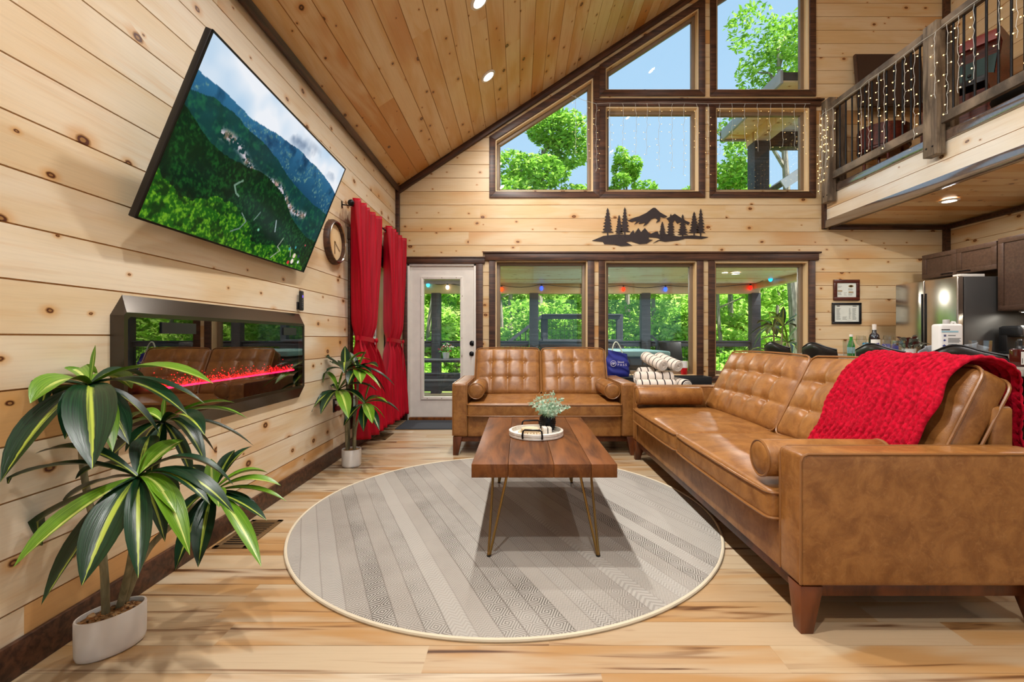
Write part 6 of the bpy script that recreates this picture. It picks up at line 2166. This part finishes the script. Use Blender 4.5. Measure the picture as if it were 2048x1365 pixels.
# coloured bulbs on the porch beam
for lab, x, y in (('fill light added in the porch ceiling over the hot tub', 1.5, 8.0), ('recessed light in the porch ceiling at the right, seen through the right window', 3.62, 7.6), ('fill light added in the porch ceiling over the picnic table', -1.2, 7.6)):
    downlight(lab, (x, y, 2.157), (0, 0, -1), 30, 'recessed porch lights')  # hot tub and picnic table lamps are added to brighten the porch
sl = thing('porch_string_lights', 'string of red, blue and clear bulbs along the porch beam', 'string lights', (1.5, 9.1, 2.10))
wp = []
BUL = [(856, 571, 9.1, S(60, 200, 255)), (895, 576, 9.1, S(255, 240, 220)), (1003, 580, 9.1, S(255, 60, 10)), (1083, 578, 9.1, S(40, 70, 255)), (1247, 580, 9.1, S(255, 40, 10)), (1331, 580, 9.1, S(40, 80, 255)), (1501, 577, 9.1, S(255, 20, 10)), (1541, 560, 8.4, S(20, 160, 255))]
for px, py, Y, c in BUL:
    p = at(px, py, Y) - Vector((1.5, 9.1, 2.10))
    wp.append(p + Vector((0, 0, .09)))
    s_ = MB().lathe([(0, .05), (.016, .05), (.018, .075), (.01, .09), (0, .09)], 12, tuple(p)).build('socket', MT['black'], sl)
    MB().ball(tuple(p + Vector((0, 0, .01))), .036, 12, 8, (1, 1, 1.3)).build('bulb', glow('bulb_glow', c, 3.0), s_, smooth=True)
wire = []
for a, b in zip(wp[:-1], wp[1:]):
    for q in range(6):
        wire.append(a.lerp(b, q / 6) - Vector((0, 0, .05 * math.sin(math.pi * q / 6))))
wire.append(wp[-1])
MB().tube(wire, .006, 5).build('cable', MT['black'], sl)
# porch plant
P3 = Vector((4.30, 7.55, PZ))
dp = copy_tree(dr2)
dp.location = P3
dp.scale = (1.35, 1.35, 1.62)
dp.rotation_euler = (0, 0, R(140))
dp['label'] = 'striped-leaf dracaena standing out on the porch, seen through the right window'

# upper deck roof seen through the right gable windows
rf = thing('deck_roof', 'upper deck roof with flat pine soffit, grey fascia and dark post outside the gable windows', 'roof', (4.2, 7.2, 4.6))
GF = plain('grey_fascia', S(150, 158, 164), .5)
MB().box(-.58, 2.6, -.95, .86, .022, .13).build('roof_slab', OD, rf)
for i in range(10):
    MB().box(-.58, 2.6, -.94 + .18 * i, -.94 + .18 * i + .174, 0, .022).build('soffit_board', MT['pine'], rf)
MB().box(-.62, -.58, -.97, .90, -.03, .15).build('fascia', GF, rf, bevel=.003)
MB().box(-.62, 2.6, .86, .90, -.03, .15).build('fascia', GF, rf, bevel=.003)
MB().box(-.20, .05, -.9, .82, -.17, 0).build('beam', MT['pine_gable'], rf, bevel=.004)
MB().box(.05, 2.5, .55, .72, -.26, 0).build('beam', MT['trim'], rf, bevel=.004)
MB().box(-.20, .05, .52, .77, -2.40, -.17).build('post', OD, rf, bevel=.004)
lr = thing('lower_roof', 'grey edge of a lower pitched roof at the right of the gable windows', 'roof', (4.95, 9.0, 3.92))
MB().box(0, 2.0, -.5, .5, .0, .10).build('roof_slab', OD, lr, (0, 0, 0), (0, -.58, 0))
MB().box(-.02, 2.0, -.53, -.5, -.06, .12).build('fascia', GF, lr, (0, 0, 0), (0, -.58, 0))
MB().box(.7, .9, -.1, .1, -1.75, .35).build('post', OD, lr)

# ------------------------------------------------------------------ trees and bushes
def leaf_cloud(blobs, n, size, rg, flat=.5):
    """blobs: (centre, radius xyz); leaves as bent quads"""
    vs = np.zeros((n, 6, 3))
    w = np.array([b[1][0] * b[1][1] * b[1][2] for b in blobs]) ** (2 / 3)
    idx = rg.choice(len(blobs), n, p=w / w.sum())
    c = np.array([b[0] for b in blobs])[idx]
    r_ = np.array([b[1] for b in blobs])[idx]
    d = rg.normal(size=(n, 3))
    d /= np.linalg.norm(d, axis=1)[:, None]
    rad = rg.uniform(.45, 1.0, n) ** .5
    p = c + d * r_ * rad[:, None]
    t = rg.normal(size=(n, 3)); t[:, 2] *= flat
    t /= np.linalg.norm(t, axis=1)[:, None]
    nr = rg.normal(size=(n, 3)) * .6 + np.array([0, -.3, .8])
    s = np.cross(t, nr); s /= np.linalg.norm(s, axis=1)[:, None]
    nn = np.cross(s, t)
    L = size * rg.uniform(.7, 1.35, n)[:, None]
    vs[:, 0] = p - t * L
    vs[:, 1] = p - s * L * .42 + nn * L * .12
    vs[:, 2] = p + t * L - nn * L * .25
    vs[:, 3] = p + s * L * .42 + nn * L * .12
    V = vs[:, :4].reshape(-1, 3)
    me = bpy.data.meshes.new('foliage')
    me.vertices.add(len(V)); me.vertices.foreach_set('co', V.astype(np.float32).ravel())
    me.loops.add(4 * n); me.loops.foreach_set('vertex_index', np.arange(4 * n, dtype=np.int32))
    me.polygons.add(n); me.polygons.foreach_set('loop_start', (np.arange(n) * 4).astype(np.int32))
    me.polygons.foreach_set('loop_total', np.full(n, 4, dtype=np.int32))
    me.update(calc_edges=True)
    return me
def tree(label, base, h, crown, nleaf, size, seed, group, lean=0.0, mat='tree_leaf', branches=7, low=.35, trunk_r=None):
    """crown: (rx, ry, rz) around the top"""
    r = random.Random(seed)
    rg = np.random.default_rng(seed)
    t = thing('tree', label, 'tree', base, 0, group)
    top = Vector((lean, 0, h))
    tr = trunk_r or h * .016
    trunk = [Vector((lean * (i / 8) ** 1.5 + r.uniform(-.04, .04) * h * .1, r.uniform(-.03, .03) * h * .1, h * .92 * i / 8)) for i in range(9)]
    m = MB().tube(trunk, [tr * (1 - .8 * i / 8) for i in range(9)], 8)
    tips = []
    for i in range(branches):
        f = low + (1 - low) * (i + .5) / branches
        b0 = trunk[0].lerp(trunk[8], f)
        a = r.uniform(0, 6.28)
        k = (1.05 - .55 * f)
        e = b0 + Vector((math.cos(a) * crown[0] * k, math.sin(a) * crown[1] * k, crown[2] * .35))
        m.tube([b0, b0.lerp(e, .5) + Vector((0, 0, .05 * h * .3)), e], [tr * .38, tr * .24, tr * .08], 5)
        tips.append(e)
    m.build('trunk', MT['bark'], t, smooth=True)
    blobs = [(tuple(e), (crown[0] * r.uniform(.28, .46), crown[1] * r.uniform(.28, .46), crown[2] * r.uniform(.22, .36))) for e in tips]
    blobs += [(tuple(top + Vector((r.uniform(-.4, .4) * crown[0], r.uniform(-.4, .4) * crown[1], r.uniform(-.9, .1) * crown[2]))), (crown[0] * .42, crown[1] * .42, crown[2] * .3)) for _ in range(max(3, branches // 2))]
    me = leaf_cloud(blobs, nleaf, size, rg)
    me.materials.append(MT[mat])
    put('foliage', me, t, kind='stuff')
    return t
def bush(label, base, r3, nleaf, size, seed, group):
    r = random.Random(seed)
    rg = np.random.default_rng(seed)
    t = thing('bush', label, 'bush', base, 0, group)
    m = MB()
    blobs = []
    for i in range(9):
        a = r.uniform(0, 6.28); q = r.uniform(.1, .75)
        c = Vector((math.cos(a) * q * r3[0], math.sin(a) * q * r3[1], r3[2] * r.uniform(.5, 1.5)))
        m.tube([(0, 0, 0), tuple(c * .5 + Vector((0, 0, .1))), tuple(c)], [.03, .02, .008], 5)
        blobs.append((tuple(c), (r3[0] * .5, r3[1] * .5, r3[2] * .5)))
    m.build('stems', MT['bark'], t)
    me = leaf_cloud(blobs, nleaf, size, rg)
    me.materials.append(MT['bush_leaf'])
    put('foliage', me, t, kind='stuff')
def gz(x, y):
    v = (y - 9.5) / 45
    return -.6 + 1.2 * v + 6.5 * max(v, 0) ** 1.4
# crowns against the sky
tree('leafy tree filling the sloping left gable window', (.9, 20, gz(1.2, 20)), 9.6, (2.6, 1.9, 2.3), 7000, .13, 3, 'tall trees', .1, branches=9, low=.5)
tree('slender tree with a narrow top in the middle gable window', (4.9, 20.5, gz(4.9, 20)), 9.1, (1.0, 1.0, 1.4), 2200, .11, 14, 'tall trees', -.1, branches=6, low=.6)
tree('low tree top at the bottom right of the middle gable window', (6.2, 21, gz(6.2, 21)), 7.6, (1.4, 1.2, .9), 1400, .13, 5, 'tall trees', branches=6)
tree('bushy tree behind the roof corner in the right gable window', (8.9, 19, gz(8.9, 19)), 8.6, (2.3, 1.6, 1.7), 4600, .11, 6, 'tall trees', -.3, branches=8)
tree('tall tree reaching into the top right gable window', (7.6, 12.5, gz(7.6, 12.5)), 10.4, (1.7, 1.4, 2.2), 3400, .085, 7, 'tall trees', -.5, branches=8, low=.62)
tree('low leafy tree top at the foot of the left gable window', (-.4, 21.5, gz(-.4, 21.5)), 7.9, (1.7, 1.5, 1.0), 2400, .13, 8, 'tall trees', branches=7)
# woodland beyond the porch
wx = [(-7.5, 15), (-4.6, 17), (-2.9, 14.2), (-.6, 16.5), (2.4, 14.6), (4.6, 17.5), (6.4, 14.4), (9.0, 16), (12.0, 15)]
for i, (x, y) in enumerate(wx):
    tree('pale-trunked woodland tree beyond the porch railing', (x, y, gz(x, y)), random.uniform(4.6, 5.6), (1.9, 1.6, 1.3), 3600, .12, 30 + i, 'woodland trees beyond the porch', random.uniform(-.5, .5), branches=7, low=.4, trunk_r=.085)
k = 0
for nm_, y, n, x0, x1, rr_ in (('nearest', 12.2, 9, -7, 9, (1.2, .9, .62)), ('second', 15.0, 10, -10, 13, (1.6, 1.1, .95)), ('third', 18.5, 10, -13, 17, (2.0, 1.3, 1.3)), ('farthest', 23, 9, -16, 20, (2.8, 1.6, 1.7))):
    for j in range(n):
        x = x0 + (x1 - x0) * (j + .5) / n + random.uniform(-.4, .4)
        bush('broad bright green bush in the %s row beyond the porch' % nm_, (x, y + random.uniform(-.5, .5), gz(x, y) - .1), rr_, 1900, .10 + .012 * (y - 12) * .4, 100 + k, 'bushes in the %s row beyond the porch' % nm_)
        k += 1
for i, (x, y, z) in enumerate(((-11, 9, 0), (-12, 5.0, 0), (-9.5, 13.5, 0))):
    tree('leafy tree standing outside the curtained left window', (x, y, -.6), 4.2, (1.6, 1.6, 1.5), 2200, .12, 60 + i, 'trees outside the left window', branches=7, low=.2)
o = MB().box(-30, XL - .5, -6, 14, -.65, -.6).build('side_ground', t_.m)
o['kind'] = 'structure'
# closing wall behind the camera
wf = structure('wall_front', (0, 0, 0))
for bx in ((XL - .12, -1.2, 0, EAVE), (5.2, XR + .12, 0, 6.2), (-1.2, 5.2, 0, .15), (-1.2, 5.2, 2.35, 2.75), (1.9, 2.1, .15, 2.35), (-1.2, .4, 2.75, 4.2), (4.6, 5.2, 2.75, 7.0), (.4, 4.6, 5.2, 7.2)):
    MB().box(bx[0], bx[1], YO - .1, YO, bx[2], bx[3]).build('panel', MT['pine'], wf)
w = structure('window_10', (2, YO, 0))  # unseen glazing added so daylight fills the room from behind
for bx in ((-3.2, -.1, .15, 2.35), (.1, 3.2, .15, 2.35), (-1.6, 2.6, 2.75, 5.2)):
    MB().box(bx[0], bx[1], -.06, -.054, bx[2], bx[3]).build('pane', MT['glass'], w)
    m = MB()
    for q in ((bx[0], bx[0] + .06, bx[2], bx[3]), (bx[1] - .06, bx[1], bx[2], bx[3]), (bx[0], bx[1], bx[2], bx[2] + .06), (bx[0], bx[1], bx[3] - .06, bx[3])):
        m.box(q[0], q[1], -.09, -.02, q[2], q[3])
    m.build('sash', MT['bronze_frame'], w)
o = MB().box(XL - .5, XR + .5, YO - 2.2, YO - .1, 2.62, 2.74).build('rear_sun_blocker', MT['pine'])  # unseen overhang, added to keep sun out of the rear glass
o['kind'] = 'structure'
